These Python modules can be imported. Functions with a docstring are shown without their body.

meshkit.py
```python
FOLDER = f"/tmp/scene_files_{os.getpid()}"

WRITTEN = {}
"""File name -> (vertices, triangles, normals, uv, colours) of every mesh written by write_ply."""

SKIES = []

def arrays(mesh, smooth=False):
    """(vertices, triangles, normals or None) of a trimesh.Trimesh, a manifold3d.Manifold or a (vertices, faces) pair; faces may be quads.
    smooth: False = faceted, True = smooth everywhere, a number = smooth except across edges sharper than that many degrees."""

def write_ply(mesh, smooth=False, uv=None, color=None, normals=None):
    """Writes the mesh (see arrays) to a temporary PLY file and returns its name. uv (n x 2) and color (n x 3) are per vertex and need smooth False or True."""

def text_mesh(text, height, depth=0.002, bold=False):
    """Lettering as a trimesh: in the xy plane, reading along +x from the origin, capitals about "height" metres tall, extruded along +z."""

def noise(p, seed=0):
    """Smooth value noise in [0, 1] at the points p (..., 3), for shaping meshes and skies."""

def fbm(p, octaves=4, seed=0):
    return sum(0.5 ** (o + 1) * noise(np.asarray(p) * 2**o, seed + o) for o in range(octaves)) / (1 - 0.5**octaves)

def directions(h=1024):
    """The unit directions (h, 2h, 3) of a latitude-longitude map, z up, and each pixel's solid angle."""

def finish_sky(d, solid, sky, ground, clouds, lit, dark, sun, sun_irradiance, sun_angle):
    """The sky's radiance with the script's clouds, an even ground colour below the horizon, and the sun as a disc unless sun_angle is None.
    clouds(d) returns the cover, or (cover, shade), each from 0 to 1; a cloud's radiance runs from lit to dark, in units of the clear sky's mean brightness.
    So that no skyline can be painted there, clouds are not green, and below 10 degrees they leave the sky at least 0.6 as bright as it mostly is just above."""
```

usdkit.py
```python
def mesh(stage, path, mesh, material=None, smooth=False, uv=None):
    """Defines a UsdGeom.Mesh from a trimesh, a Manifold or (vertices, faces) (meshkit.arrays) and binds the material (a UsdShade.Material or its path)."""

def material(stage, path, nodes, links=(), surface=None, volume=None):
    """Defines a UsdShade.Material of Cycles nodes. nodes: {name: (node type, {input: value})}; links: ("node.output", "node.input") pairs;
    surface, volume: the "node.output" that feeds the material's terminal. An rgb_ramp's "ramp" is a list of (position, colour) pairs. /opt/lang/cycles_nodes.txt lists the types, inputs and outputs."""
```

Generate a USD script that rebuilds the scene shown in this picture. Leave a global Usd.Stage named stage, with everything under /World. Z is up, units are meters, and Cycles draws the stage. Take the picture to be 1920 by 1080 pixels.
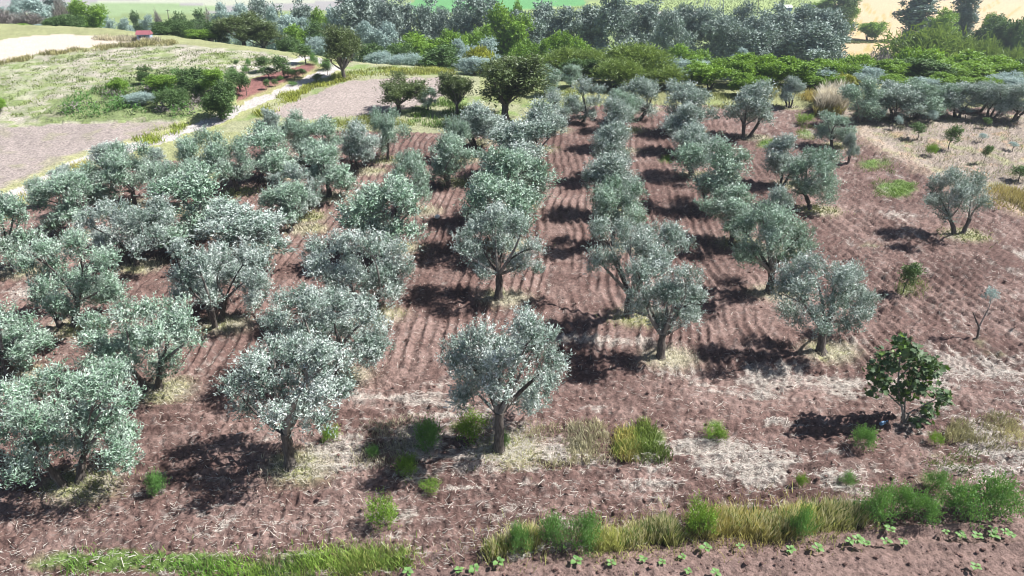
import math
import numpy as np
import trimesh
import usdkit
from meshkit import noise
from pxr import Usd, UsdGeom, UsdLux, UsdShade, Gf, Sdf, Vt

stage = Usd.Stage.CreateInMemory()
UsdGeom.SetStageUpAxis(stage, 'Z')
UsdGeom.SetStageMetersPerUnit(stage, 1.0)
UsdGeom.Xform.Define(stage, '/World')
UsdGeom.Scope.Define(stage, '/World/Looks')

# ------------------------------------------------------------------ camera, sky, sun, exposure
CAM_H, PITCH, FPX = 16.0, math.radians(25.6), 1297.0
EXPOSURE = 1.1
HAZE = 0.00028
SUN_AZ, SUN_EL = math.radians(86.0), math.radians(50.0)      # azimuth clockwise from +y
SKY, SUN = 0.05, 1.25
cam = UsdGeom.Camera.Define(stage, '/World/camera')
cam.AddTranslateOp().Set(Gf.Vec3d(0, 0, CAM_H))
cam.AddRotateXOp().Set(90 - math.degrees(PITCH))
cam.CreateHorizontalApertureAttr(36.0)
cam.CreateVerticalApertureAttr(36.0 * 9 / 16)
cam.CreateFocalLengthAttr(36.0 * FPX / 1920)
cam.CreateClippingRangeAttr(Gf.Vec2f(0.1, 20000))
cam.CreateExposureAttr(EXPOSURE)

dome = UsdLux.DomeLight.Define(stage, '/World/sky')
sky_mat = usdkit.material(stage, '/World/Looks/sky_look', {
    'sky': ('sky_texture', {'sky_type': 'single_scattering', 'sun_disc': False, 'sun_elevation': SUN_EL, 'sun_rotation': SUN_AZ, 'altitude': 150.0}),
    'bg': ('background_shader', {'strength': SKY})}, [('sky.color', 'bg.color')], surface='bg.background')
UsdShade.MaterialBindingAPI.Apply(dome.GetPrim()).Bind(sky_mat)
dome.GetPrim().SetCustomDataByKey('kind', 'structure')
sun = UsdLux.DistantLight.Define(stage, '/World/sun')
sun.CreateIntensityAttr(SUN)
sun.CreateNormalizeAttr(True)
sun.CreateAngleAttr(0.5)
sun.CreateColorAttr(Gf.Vec3f(1.0, 0.975, 0.945))
sun.AddRotateZOp().Set(-math.degrees(SUN_AZ))
sun.AddRotateXOp().Set(-(90 - math.degrees(SUN_EL)))
# (-z turned so that the light comes from azimuth SUN_AZ)

# ------------------------------------------------------------------ small helpers
sp, cp = math.sin(PITCH), math.cos(PITCH)


def sstep(a, b, x):
    t = np.clip((np.asarray(x, float) - a) / (b - a), 0, 1)
    return t * t * (3 - 2 * t)


CREST_X = [-400, -120, -75, -55, -45, -30, -16, -8, 0, 60, 400]
CREST_Y = [105, 105, 100, 95, 90, 82, 74, 72, 67, 66, 66]


def crest(x):
    return np.interp(x, CREST_X, CREST_Y)


def Z(x, y):
    """Height of the land: a gentle rise away from the viewer to a lip, then down into a valley."""
    x, y = np.asarray(x, float), np.asarray(y, float)
    yc = crest(x)
    zp = 0.09 * (np.minimum(y, yc + 6) - 12)
    zp = np.maximum(zp, -2.5)
    s = sstep(yc - 3, yc + 56, y)
    valley = -7 + 0.004 * np.maximum(y - 500, 0) + 0.6 * np.sin(x / 90.0) * sstep(150, 400, y)
    return zp * (1 - s) + valley * s


def project(x, y, z):
    dz = z - CAM_H
    depth = np.maximum(y * cp - dz * sp, 0.5)
    return 960 + FPX * x / depth, 540 - FPX * (y * sp + dz * cp) / depth, depth


def ray(px, py):
    a, b = (px - 960) / FPX, (540 - py) / FPX
    return np.array([a, cp + b * sp, -sp + b * cp])


_T = np.geomspace(8, 4000, 1400)


def at(px, py):
    """The point of the land seen at a pixel of the 1920 x 1080 photograph."""
    d = ray(px, py)
    gap = CAM_H + d[2] * _T - Z(d[0] * _T, d[1] * _T)
    k = int(np.argmax(gap < 0)) if (gap < 0).any() else len(_T) - 1
    lo, hi = _T[max(k - 1, 0)], _T[k]
    for _ in range(30):
        m = (lo + hi) / 2
        if CAM_H + d[2] * m - Z(d[0] * m, d[1] * m) < 0:
            hi = m
        else:
            lo = m
    p = d * hi
    return np.array([p[0], p[1], float(Z(p[0], p[1]))])


def on_depth(px, py, y):
    """The point at distance y (along the ground) seen at a pixel."""
    d = ray(px, py)
    t = y / d[1]
    return np.array([d[0] * t, y, CAM_H + d[2] * t])


def depth_of(p):
    return p[1] * cp - (p[2] - CAM_H) * sp


def inside(poly, x, y):
    poly = np.asarray(poly, float)
    res = np.zeros(np.shape(x), bool)
    j = len(poly) - 1
    for i in range(len(poly)):
        xi, yi, xj, yj = *poly[i], *poly[j]
        c = ((yi > y) != (yj > y)) & (x < (xj - xi) * (y - yi) / (yj - yi + 1e-12) + xi)
        res ^= c
        j = i
    return res


def n2(x, y, s, seed=0):
    return noise(np.stack([x / s, y / s, np.full_like(x, seed * 7.31)], -1), seed)


def f2(x, y, s, seed=0, octs=3):
    return sum(0.5 ** (o + 1) * n2(x, y, s / 2 ** o, seed + o) for o in range(octs)) / (1 - 0.5 ** octs)


used = {}


def path_for(name, parent=None):
    base = (str(parent.GetPath()) if parent is not None else '/World') + '/'
    k = used.get(base + name, -1) + 1
    used[base + name] = k
    return base + (name if k == 0 else f'{name}_{k:03d}')


def tag(prim, label=None, cat=None, group=None, kind=None):
    for k, v in (('label', label), ('category', cat), ('group', group), ('kind', kind)):
        if v:
            prim.SetCustomDataByKey(k, v)
    return prim


def thing(name, label, cat, loc=(0, 0, 0), rotz=0.0, scale=None, group=None):
    x = UsdGeom.Xform.Define(stage, path_for(name))
    x.AddTranslateOp().Set(Gf.Vec3d(*map(float, loc)))
    if rotz:
        x.AddRotateZOp().Set(float(rotz))
    if scale is not None:
        x.AddScaleOp().Set(Gf.Vec3f(*map(float, scale)))
    return tag(x.GetPrim(), label, cat, group)


def obj(name, vf, mat, parent=None, smooth=False, tone=None, col=None):
    m = usdkit.mesh(stage, path_for(name, parent), vf, mat, smooth=smooth)
    pv = UsdGeom.PrimvarsAPI(m)
    if tone is not None:
        pv.CreatePrimvar('tone', Sdf.ValueTypeNames.FloatArray, 'vertex').Set(Vt.FloatArray.FromNumpy(np.asarray(tone, np.float32)))
    if col is not None:
        pv.CreatePrimvar('tint', Sdf.ValueTypeNames.Color3fArray, 'vertex').Set(Vt.Vec3fArray.FromNumpy(np.asarray(col, np.float32)))
    return m.GetPrim()


def struct(name, vf, mat, label=None, **k):
    return tag(obj(name, vf, mat, **k), label, None, None, 'structure')


first_use = {}


def place(proto, name, label, cat, loc, rotz, scale, group):
    """proto: a class prim with the parts. Each copy is a thing of its own that references it."""
    t = thing(name, label, cat, loc, rotz, scale, group)
    t.GetReferences().AddInternalReference(proto.GetPath())
    t.SetInstanceable(True)
    return t


def class_prim(name):
    if not stage.GetPrimAtPath('/Prototypes'):
        stage.CreateClassPrim('/Prototypes')
    return stage.CreateClassPrim('/Prototypes/' + name)


def unit(v):
    return v / (np.linalg.norm(v, axis=-1, keepdims=True) + 1e-9)


ORD = ['first', 'second', 'third', 'fourth', 'fifth', 'sixth', 'seventh', 'eighth', 'ninth', 'tenth', 'eleventh', 'twelfth', 'thirteenth',
       'fourteenth', 'fifteenth', 'sixteenth', 'seventeenth', 'eighteenth', 'nineteenth', 'twentieth']

# ------------------------------------------------------------------ materials


def leaf_material(name, upper, under, rough=0.45, trans=0.22, tcol=None, spec=0.5):
    tcol = tcol or tuple(min(1, c * 1.5) for c in upper[-1][1])
    return usdkit.material(stage, '/World/Looks/' + name, {
        'at': ('attribute', {'attribute': 'tone'}),
        'up': ('rgb_ramp', {'ramp': upper}), 'un': ('rgb_ramp', {'ramp': under}),
        'geo': ('geometry', {}), 'mx': ('mix_color', {}),
        'p': ('principled_bsdf', {'roughness': rough, 'specular_ior_level': spec}),
        't': ('translucent_bsdf', {'color': tcol}),
        'mc': ('mix_closure', {'fac': trans})},
        [('at.fac', 'up.fac'), ('at.fac', 'un.fac'), ('geo.backfacing', 'mx.fac'), ('up.color', 'mx.a'), ('un.color', 'mx.b'),
         ('mx.result', 'p.base_color'), ('p.BSDF', 'mc.closure1'), ('t.BSDF', 'mc.closure2')], surface='mc.closure')


M = {}
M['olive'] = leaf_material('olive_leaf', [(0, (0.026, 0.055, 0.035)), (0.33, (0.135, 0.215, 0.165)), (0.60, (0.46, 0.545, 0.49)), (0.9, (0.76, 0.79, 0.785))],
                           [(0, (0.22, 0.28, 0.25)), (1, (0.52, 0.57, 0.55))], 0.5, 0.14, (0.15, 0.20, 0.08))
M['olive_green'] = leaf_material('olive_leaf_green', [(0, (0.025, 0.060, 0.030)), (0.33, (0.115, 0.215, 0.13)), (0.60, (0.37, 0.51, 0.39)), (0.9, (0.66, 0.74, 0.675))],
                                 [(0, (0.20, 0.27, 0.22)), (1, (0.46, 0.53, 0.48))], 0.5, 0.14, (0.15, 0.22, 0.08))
M['grey_leaf'] = leaf_material('grey_poplar_leaf', [(0, (0.105, 0.155, 0.13)), (1, (0.46, 0.54, 0.49))], [(0, (0.15, 0.20, 0.18)), (1, (0.32, 0.38, 0.36))], 0.6, 0.15, (0.10, 0.15, 0.08), 0.3)
M['silver_leaf'] = leaf_material('silver_willow_leaf', [(0, (0.13, 0.20, 0.175)), (1, (0.45, 0.55, 0.52))], [(0, (0.22, 0.30, 0.27)), (1, (0.42, 0.50, 0.48))], 0.6, 0.15, None, 0.3)
M['fig_leaf'] = leaf_material('bright_green_leaf', [(0, (0.065, 0.14, 0.022)), (1, (0.24, 0.40, 0.05))], [(0, (0.08, 0.16, 0.035)), (1, (0.22, 0.34, 0.08))], 0.55, 0.25, (0.26, 0.42, 0.03), 0.35)
M['fig_dark'] = leaf_material('fig_dark_leaf', [(0, (0.020, 0.048, 0.018)), (1, (0.07, 0.125, 0.035))], [(0, (0.05, 0.09, 0.04)), (1, (0.10, 0.15, 0.07))], 0.55, 0.15, (0.10, 0.20, 0.02), 0.25)
M['dark_leaf'] = leaf_material('dark_green_leaf', [(0, (0.035, 0.075, 0.026)), (1, (0.13, 0.22, 0.07))], [(0, (0.05, 0.10, 0.04)), (1, (0.13, 0.20, 0.08))], 0.55, 0.2, (0.12, 0.22, 0.03), 0.35)
M['lime_leaf'] = leaf_material('lime_feathery_leaf', [(0, (0.11, 0.18, 0.045)), (1, (0.33, 0.44, 0.12))], [(0, (0.12, 0.19, 0.06)), (1, (0.28, 0.38, 0.12))], 0.55, 0.25, (0.24, 0.32, 0.06))
M['weed_leaf'] = leaf_material('weed_leaf', [(0, (0.05, 0.125, 0.035)), (1, (0.17, 0.34, 0.09))], [(0, (0.07, 0.15, 0.05)), (1, (0.17, 0.30, 0.10))], 0.5, 0.25, (0.2, 0.4, 0.06), 0.35)
M['yellow_leaf'] = leaf_material('yellow_green_leaf', [(0, (0.13, 0.15, 0.015)), (1, (0.30, 0.32, 0.03))], [(0, (0.13, 0.15, 0.02)), (1, (0.26, 0.28, 0.05))], 0.5, 0.25)
M['almond_leaf'] = leaf_material('almond_leaf', [(0, (0.045, 0.075, 0.025)), (1, (0.17, 0.23, 0.08))], [(0, (0.08, 0.11, 0.05)), (1, (0.18, 0.22, 0.11))], 0.45, 0.2, (0.14, 0.19, 0.04))
M['bare_twig'] = leaf_material('dry_twig', [(0, (0.14, 0.12, 0.115)), (1, (0.30, 0.26, 0.25))], [(0, (0.14, 0.12, 0.11)), (1, (0.28, 0.25, 0.23))], 0.8, 0.0)
M['bark'] = usdkit.material(stage, '/World/Looks/bark', {
    'tc': ('texture_coordinate', {}), 'mp': ('mapping', {'scale': (9.0, 9.0, 2.5)}), 'n': ('noise_texture', {'scale': 2.0, 'detail': 5.0}),
    'r': ('rgb_ramp', {'ramp': [(0.3, (0.035, 0.028, 0.024)), (0.7, (0.13, 0.11, 0.095))]}), 'b': ('bump', {'strength': 0.8, 'distance': 0.03}), 'p': ('principled_bsdf', {'roughness': 0.9})},
    [('tc.object', 'mp.vector'), ('mp.vector', 'n.vector'), ('n.fac', 'r.fac'), ('r.color', 'p.base_color'), ('n.fac', 'b.height'), ('b.normal', 'p.normal')], surface='p.BSDF')
M['limb_bark'] = usdkit.material(stage, '/World/Looks/limb_bark', {
    'tc': ('texture_coordinate', {}), 'n': ('noise_texture', {'scale': 6.0, 'detail': 4.0}),
    'r': ('rgb_ramp', {'ramp': [(0.3, (0.10, 0.09, 0.08)), (0.7, (0.26, 0.235, 0.21))]}), 'p': ('principled_bsdf', {'roughness': 0.85})},
    [('tc.object', 'n.vector'), ('n.fac', 'r.fac'), ('r.color', 'p.base_color')], surface='p.BSDF')
M['ground'] = usdkit.material(stage, '/World/Looks/ground', {
    'at': ('attribute', {'attribute': 'tint'}), 'g': ('geometry', {}),
    'n': ('noise_texture', {'scale': 7.0, 'detail': 6.0, 'roughness': 0.7}),
    'mr': ('map_range', {'from_min': 0.3, 'from_max': 0.7, 'to_min': 0.42, 'to_max': 1.6}),
    'mul': ('mix_color', {'blend_type': 'multiply', 'fac': 1.0, 'use_clamp': False}),
    'n3': ('noise_texture', {'scale': 14.0, 'detail': 5.0, 'roughness': 0.65}), 'b': ('bump', {'strength': 0.75, 'distance': 0.10}),
    'p': ('principled_bsdf', {'roughness': 0.95, 'specular_ior_level': 0.2})},
    [('g.position', 'n.vector'), ('g.position', 'n3.vector'), ('n.fac', 'mr.value'), ('at.color', 'mul.a'), ('mr.result', 'mul.b'), ('mul.result', 'p.base_color'),
     ('n3.fac', 'b.height'), ('b.normal', 'p.normal')], surface='p.BSDF')
M['blade'] = usdkit.material(stage, '/World/Looks/grass_blade', {
    'at': ('attribute', {'attribute': 'tint'}), 'p': ('principled_bsdf', {'roughness': 0.55, 'specular_ior_level': 0.35}),
    't': ('translucent_bsdf', {}), 'mc': ('mix_closure', {'fac': 0.25})},
    [('at.color', 'p.base_color'), ('at.color', 't.color'), ('p.BSDF', 'mc.closure1'), ('t.BSDF', 'mc.closure2')], surface='mc.closure')


def plain(name, c, rough=0.7, metallic=0.0):
    return usdkit.material(stage, '/World/Looks/' + name, {
        'tc': ('texture_coordinate', {}), 'n': ('noise_texture', {'scale': 3.0, 'detail': 5.0}),
        'r': ('rgb_ramp', {'ramp': [(0.2, tuple(0.75 * x for x in c)), (0.8, tuple(min(1, 1.15 * x) for x in c))]}),
        'p': ('principled_bsdf', {'roughness': rough, 'metallic': metallic})},
        [('tc.object', 'n.vector'), ('n.fac', 'r.fac'), ('r.color', 'p.base_color')], surface='p.BSDF')


# ------------------------------------------------------------------ what stands in the orchard: pixel tables (base x, base y, crown left, right, top)
ORCHARD = {
    'Z': [(465, 470, 375, 522, 385), (557, 428, 470, 578, 342), (560, 405, 500, 608, 310), (612, 369, 558, 672, 268), (678, 320, 625, 705, 228), (716, 300, 690, 772, 208)],
    'A': [(735, 465, 624, 795, 340), (775, 395, 733, 820, 288), (850, 341, 783, 890, 252), (860, 300, 820, 882, 222), (898, 266, 845, 935, 194)],
    'B': [(940, 458, 856, 1020, 330), (958, 387, 880, 1032, 276), (982, 325, 914, 1034, 228), (1004, 280, 945, 1066, 196), (1035, 243, 990, 1074, 170)],
    'C': [(1150, 460, 1083, 1216, 338), (1150, 398, 1090, 1216, 288), (1143, 335, 1088, 1190, 232), (1156, 282, 1112, 1196, 190), (1166, 243, 1128, 1202, 170), (1207, 205, 1146, 1236, 146)],
    'D': [(1452, 470, 1405, 1482, 352), (1375, 455, 1308, 1432, 348), (1345, 390, 1262, 1405, 262), (1302, 328, 1250, 1336, 236), (1290, 287, 1240, 1326, 195), (1285, 246, 1232, 1323, 157)],
    'Y': [(355, 438, 262, 432, 322), (437, 359, 396, 496, 262), (512, 334, 445, 562, 240), (560, 302, 518, 602, 210), (592, 285, 560, 655, 226)],
    'X': [(20, 508, -45, 76, 372), (130, 442, 68, 192, 325), (185, 395, 125, 232, 306), (240, 383, 192, 308, 274), (330, 392, 300, 405, 300), (385, 330, 328, 442, 248), (505, 258, 476, 524, 204)],
}
ROWTEXT = {'Z': 'in the second row left of the centre row', 'A': 'in the row just left of the centre row', 'B': 'in the centre row',
           'C': 'in the row just right of the centre row', 'D': 'in the second row right of the centre row', 'Y': 'in the third row left of the centre row',
           'X': 'in the outermost row beside the pale track'}
ROWFRONT = {'Z': 3, 'A': 3, 'B': 2, 'C': 2, 'D': 2, 'Y': 3, 'X': 0}
# the near trees are modelled one by one: base pixel and the leafy masses of the crown (x, y, radius in pixels)
NEAR = [
    ('gnarled olive tree with open crown in dry grass, front of the centre row', 'olive', (935, 842), [(870, 668, 36), (905, 645, 34), (945, 690, 40), (1000, 635, 36), (983, 604, 20), (1000, 655, 40), (1030, 690, 30), (880, 720, 36), (856, 692, 26), (930, 740, 32), (985, 740, 36), (1022, 732, 24), (862, 750, 24), (960, 662, 34), (1000, 768, 17), (915, 702, 36)]),
    ('silver olive tree casting a big leafy shadow, front of the row left of centre', 'olive', (543, 872), [(450, 735, 30), (480, 702, 32), (520, 672, 30), (562, 660, 28), (602, 690, 40), (638, 682, 26), (560, 705, 42), (510, 740, 40), (468, 772, 26), (600, 745, 40), (638, 732, 28), (560, 770, 38), (608, 792, 24), (520, 790, 26)]),
    ('wide olive tree half hidden behind the front tree of the row left of centre', 'olive', (622, 702), [(520, 610, 28), (560, 582, 36), (600, 565, 34), (640, 590, 40), (690, 602, 40), (713, 640, 24), (600, 625, 38), (550, 640, 30), (660, 650, 34), (700, 670, 23), (582, 562, 24), (527, 577, 18)]),
    ('broad olive tree, third from the front in the row just left of centre', 'olive', (690, 590), [(600, 482, 28), (640, 472, 34), (690, 467, 34), (735, 482, 33), (753, 510, 22), (610, 520, 32), (660, 520, 36), (715, 530, 36), (690, 560, 26), (592, 500, 22), (640, 555, 22), (745, 545, 20)]),
    ('olive tree with thick dark trunk, second from the front in the centre row', 'olive', (935, 558), [(890, 440, 26), (930, 422, 30), (975, 432, 28), (1000, 470, 20), (882, 480, 23), (905, 505, 23), (945, 465, 30), (985, 490, 26), (960, 505, 20), (1004, 508, 13), (900, 520, 16), (872, 450, 17)]),
    ('tall narrow olive tree with bare trunk at the front of the row right of centre', 'olive', (1238, 670), [(1200, 522, 28), (1240, 507, 32), (1280, 527, 30), (1303, 565, 23), (1215, 565, 30), (1260, 560, 34), (1300, 595, 20), (1195, 590, 22), (1230, 605, 23), (1275, 603, 22), (1245, 622, 13)]),
    ('olive tree leaning left with arching branches behind the tall narrow front tree', 'olive', (1180, 592), [(1130, 440, 23), (1165, 450, 26), (1210, 455, 30), (1250, 450, 30), (1275, 465, 20), (1120, 485, 20), (1150, 490, 20), (1225, 480, 28), (1190, 470, 24), (1114, 505, 12)]),
    ('olive tree with open crown beside ploughed furrows, front of the second row right', 'olive', (1540, 658), [(1480, 522, 28), (1520, 512, 30), (1560, 520, 33), (1600, 530, 28), (1470, 555, 26), (1510, 560, 30), (1560, 570, 34), (1605, 575, 28), (1628, 570, 18), (1480, 590, 22), (1520, 600, 20), (1590, 615, 22), (1618, 600, 16), (1540, 625, 18), (1495, 613, 14)]),
    ('dense round olive tree, second from the front in the second row right of centre', 'olive_green', (1440, 548), [(1395, 430, 24), (1430, 411, 26), (1470, 420, 30), (1504, 440, 20), (1400, 465, 28), (1445, 455, 34), (1490, 465, 30), (1420, 495, 24), (1470, 500, 24), (1395, 490, 16), (1510, 465, 16), (1503, 495, 13)]),
    ('huge olive tree of many rounded masses at the left edge of the foreground', 'olive_green', (135, 908), [(25, 770, 42), (75, 737, 40), (110, 717, 28), (180, 740, 38), (215, 717, 30), (235, 760, 28), (70, 800, 42), (130, 790, 40), (190, 800, 40), (230, 810, 28), (20, 820, 33), (100, 840, 36), (160, 845, 34), (215, 850, 26), (60, 845, 28), (145, 742, 28)]),
    ('sprawling green olive tree, second from the front in the second row left', 'olive_green', (285, 730), [(180, 615, 28), (230, 602, 32), (280, 592, 28), (330, 592, 30), (355, 640, 28), (250, 650, 36), (300, 640, 36), (190, 660, 28), (162, 640, 18), (240, 690, 26), (320, 680, 26), (172, 690, 18), (350, 612, 23), (290, 690, 22)]),
    ('olive tree with several dark stems, third from the front in the second row left', 'olive', (405, 608), [(335, 477, 20), (370, 500, 30), (420, 495, 32), (465, 490, 28), (500, 500, 20), (340, 535, 28), (390, 540, 32), (440, 530, 32), (480, 530, 24), (332, 565, 18), (400, 570, 22), (470, 550, 18)]),
    ('bushy green olive tree, second from the front in the third row left', 'olive_green', (125, 613), [(65, 482, 24), (50, 510, 20), (100, 482, 26), (150, 472, 32), (190, 490, 28), (208, 530, 23), (100, 525, 32), (150, 530, 36), (80, 550, 24), (190, 565, 24), (120, 570, 26), (160, 575, 22), (140, 450, 14)]),
    ('olive tree with forked leaning trunk, third from the front in third row left', 'olive', (248, 498), [(167, 425, 22), (200, 412, 26), (250, 412, 30), (298, 402, 26), (318, 420, 16), (190, 450, 24), (240, 445, 30), (290, 445, 26), (260, 470, 18), (215, 470, 16)]),
    ('green olive tree cut off by the left edge, front of third row left', 'olive_green', (20, 706), [(-40, 600, 38), (10, 592, 30), (50, 625, 30), (20, 650, 36), (-30, 660, 38), (65, 655, 18), (40, 680, 20)]),
    ('solitary olive tree with open spreading crown alone on the right soil', 'olive', (1797, 440), [(1755, 360, 23), (1790, 346, 26), (1830, 356, 23), (1760, 390, 20), (1800, 380, 26), (1833, 390, 18), (1770, 410, 12), (1742, 380, 12)]),
]
SPARSE = [((1472, 346, 1428, 1506, 254), 'slim olive tree with dark trunk left of a fuller olive on right side'),
          ((1522, 393, 1475, 1583, 284), 'full olive tree with leaning trunk at the edge of the furrowed right soil'),
          ((1405, 257, 1342, 1457, 157), 'olive tree with low forked trunk standing apart behind the right rows'),
          ((1482, 201, 1452, 1510, 148), 'small round olive tree before the bright green hedge at the back'),
          ((1562, 273, 1526, 1602, 212), 'thin olive tree with spreading trunk near the pale dry bush'),
          ((1592, 303, 1577, 1613, 252), 'slender young olive beside the thin tree near the pale dry bush'),
          ((1085, 206, 1056, 1146, 148), 'twin-stemmed olive tree at the far end of the centre lane'),
          ((1022, 170, 1000, 1062, 124), 'small olive on the far lip left of the lime green bushes'),
          ((1070, 158, 1050, 1100, 120), 'pale small olive touching the lime green bushes at the back'),
          ((803, 203, 778, 823, 166), 'little grey olive between two dark almond trees'),
          ((82, 386, 54, 102, 332), 'small olive bush leaning over the pale track, lowest on its edge'),
          ((122, 352, 98, 148, 312), 'small olive bush beside the pale track, second up its edge'),
          ((205, 308, 178, 252, 268), 'dark small olive beside the pale track, third up its edge'),
          ((300, 330, 268, 332, 276), 'grey small olive beside the track below the bright verge grass')]
HEDGE = [(1612, 214, 1578, 1655, 158), (1655, 212, 1630, 1690, 160), (1672, 218, 1648, 1712, 166), (1720, 217, 1690, 1760, 160), (1762, 208, 1735, 1790, 165), (1800, 218, 1772, 1830, 163), (1842, 208, 1815, 1870, 158), (1858, 220, 1832, 1895, 166), (1905, 214, 1878, 1945, 166)]

bases = [at(*b) for _, _, b, _ in NEAR] + [at(r[0], r[1]) for row in ORCHARD.values() for r in row] + [at(r[0], r[1]) for r, _ in SPARSE[:5]]
bases = np.array(bases)

# ------------------------------------------------------------------ the land: one sheet, cut into fields
AZ = math.atan(0.0665)                                # the rows run this much to the right of straight ahead
rows_py = np.concatenate([np.arange(1190, 40, -2.15)])
tan_d = np.tan(PITCH + np.arctan((rows_py - 540) / FPX))
ys = (CAM_H + 1.08) / (tan_d + 0.09)
ys = np.concatenate([[-60, -20, 0, 6], ys[ys > 8], np.geomspace(101, 6000, 80)])
cols = np.concatenate([np.arange(-1600, -50, 40), np.arange(-50, 1970, 3.0), np.arange(1975, 3600, 40)])
gy = np.repeat(ys[:, None], len(cols), 1)
dep = np.maximum(gy * cp + (CAM_H - 0.09 * (np.clip(gy, 0, 90) - 12)) * sp, 12.0)
gx = (cols[None, :] - 960) / FPX * dep
gz = Z(gx, gy)
PX, PY, _ = project(gx, gy, gz)
near = gy < crest(gx) + 8
fx, fy = gx.ravel(), gy.ravel()
sh = gx.shape


def N(s, seed=0, octs=3, ax=1.0, ay=1.0):
    return f2(fx / ax, fy / ay, s, seed, octs).reshape(sh)


big, mid, fine = N(9, 1), N(2.2, 5), N(0.6, 9, 2)
# soft, uneven borders: shift the pixel position a little before the fields are told apart
JX = PX + (N(2.5, 13) - 0.5) * 46 * 20 / dep
JY = PY + (N(2.5, 17) - 0.5) * 20 * 20 / dep


def field(*poly):
    return inside(poly, JX, JY) & near


col = np.zeros(sh + (3,))
SOIL, SOIL2, STRAW, PALE = np.array([0.115, 0.071, 0.061]), np.array([0.200, 0.137, 0.119]), np.array([0.47, 0.435, 0.385]), np.array([0.262, 0.222, 0.203])
GREEN, YGREEN, DRYG = np.array([0.095, 0.165, 0.035]), np.array([0.22, 0.25, 0.06]), np.array([0.39, 0.365, 0.265])


def mixin(mask, c):
    global col
    m = np.clip(mask, 0, 1)[..., None]
    col = col * (1 - m) + np.asarray(c) * m


col[:] = SOIL
mixin(sstep(0.4, 0.66, 0.6 * mid + 0.4 * fine) * 0.9, SOIL2)
mixin(sstep(0.52, 0.68, N(4.0, 3, 3)) * 0.55, (0.085, 0.050, 0.043))
u = gx * math.cos(AZ) - gy * math.sin(AZ)             # across the rows
v = gx * math.sin(AZ) + gy * math.cos(AZ)
front = sstep(660, 730, PY + (big - 0.5) * 60)        # the cross-ploughed headland before the rows
p0, p1 = at(1610, 290), at(1850, 420)
dr = unit((p1 - p0)[:2])
rightside = sstep(0, 2.0, (gx - at(1575, 560)[0]) + (gy - at(1575, 560)[1]) * -0.05) * (1 - front)
w_r = gx * -dr[1] + gy * dr[0]
bottom = sstep(0, 0.5, -(gy - np.interp(gx, [at(640, 1078)[0], at(1000, 1028)[0], at(1500, 985)[0], at(1920, 955)[0]], [at(640, 1078)[1], at(1000, 1028)[1], at(1500, 985)[1], at(1920, 955)[1]])))
inrow = (1 - front) * (1 - rightside) * (1 - bottom)
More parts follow.
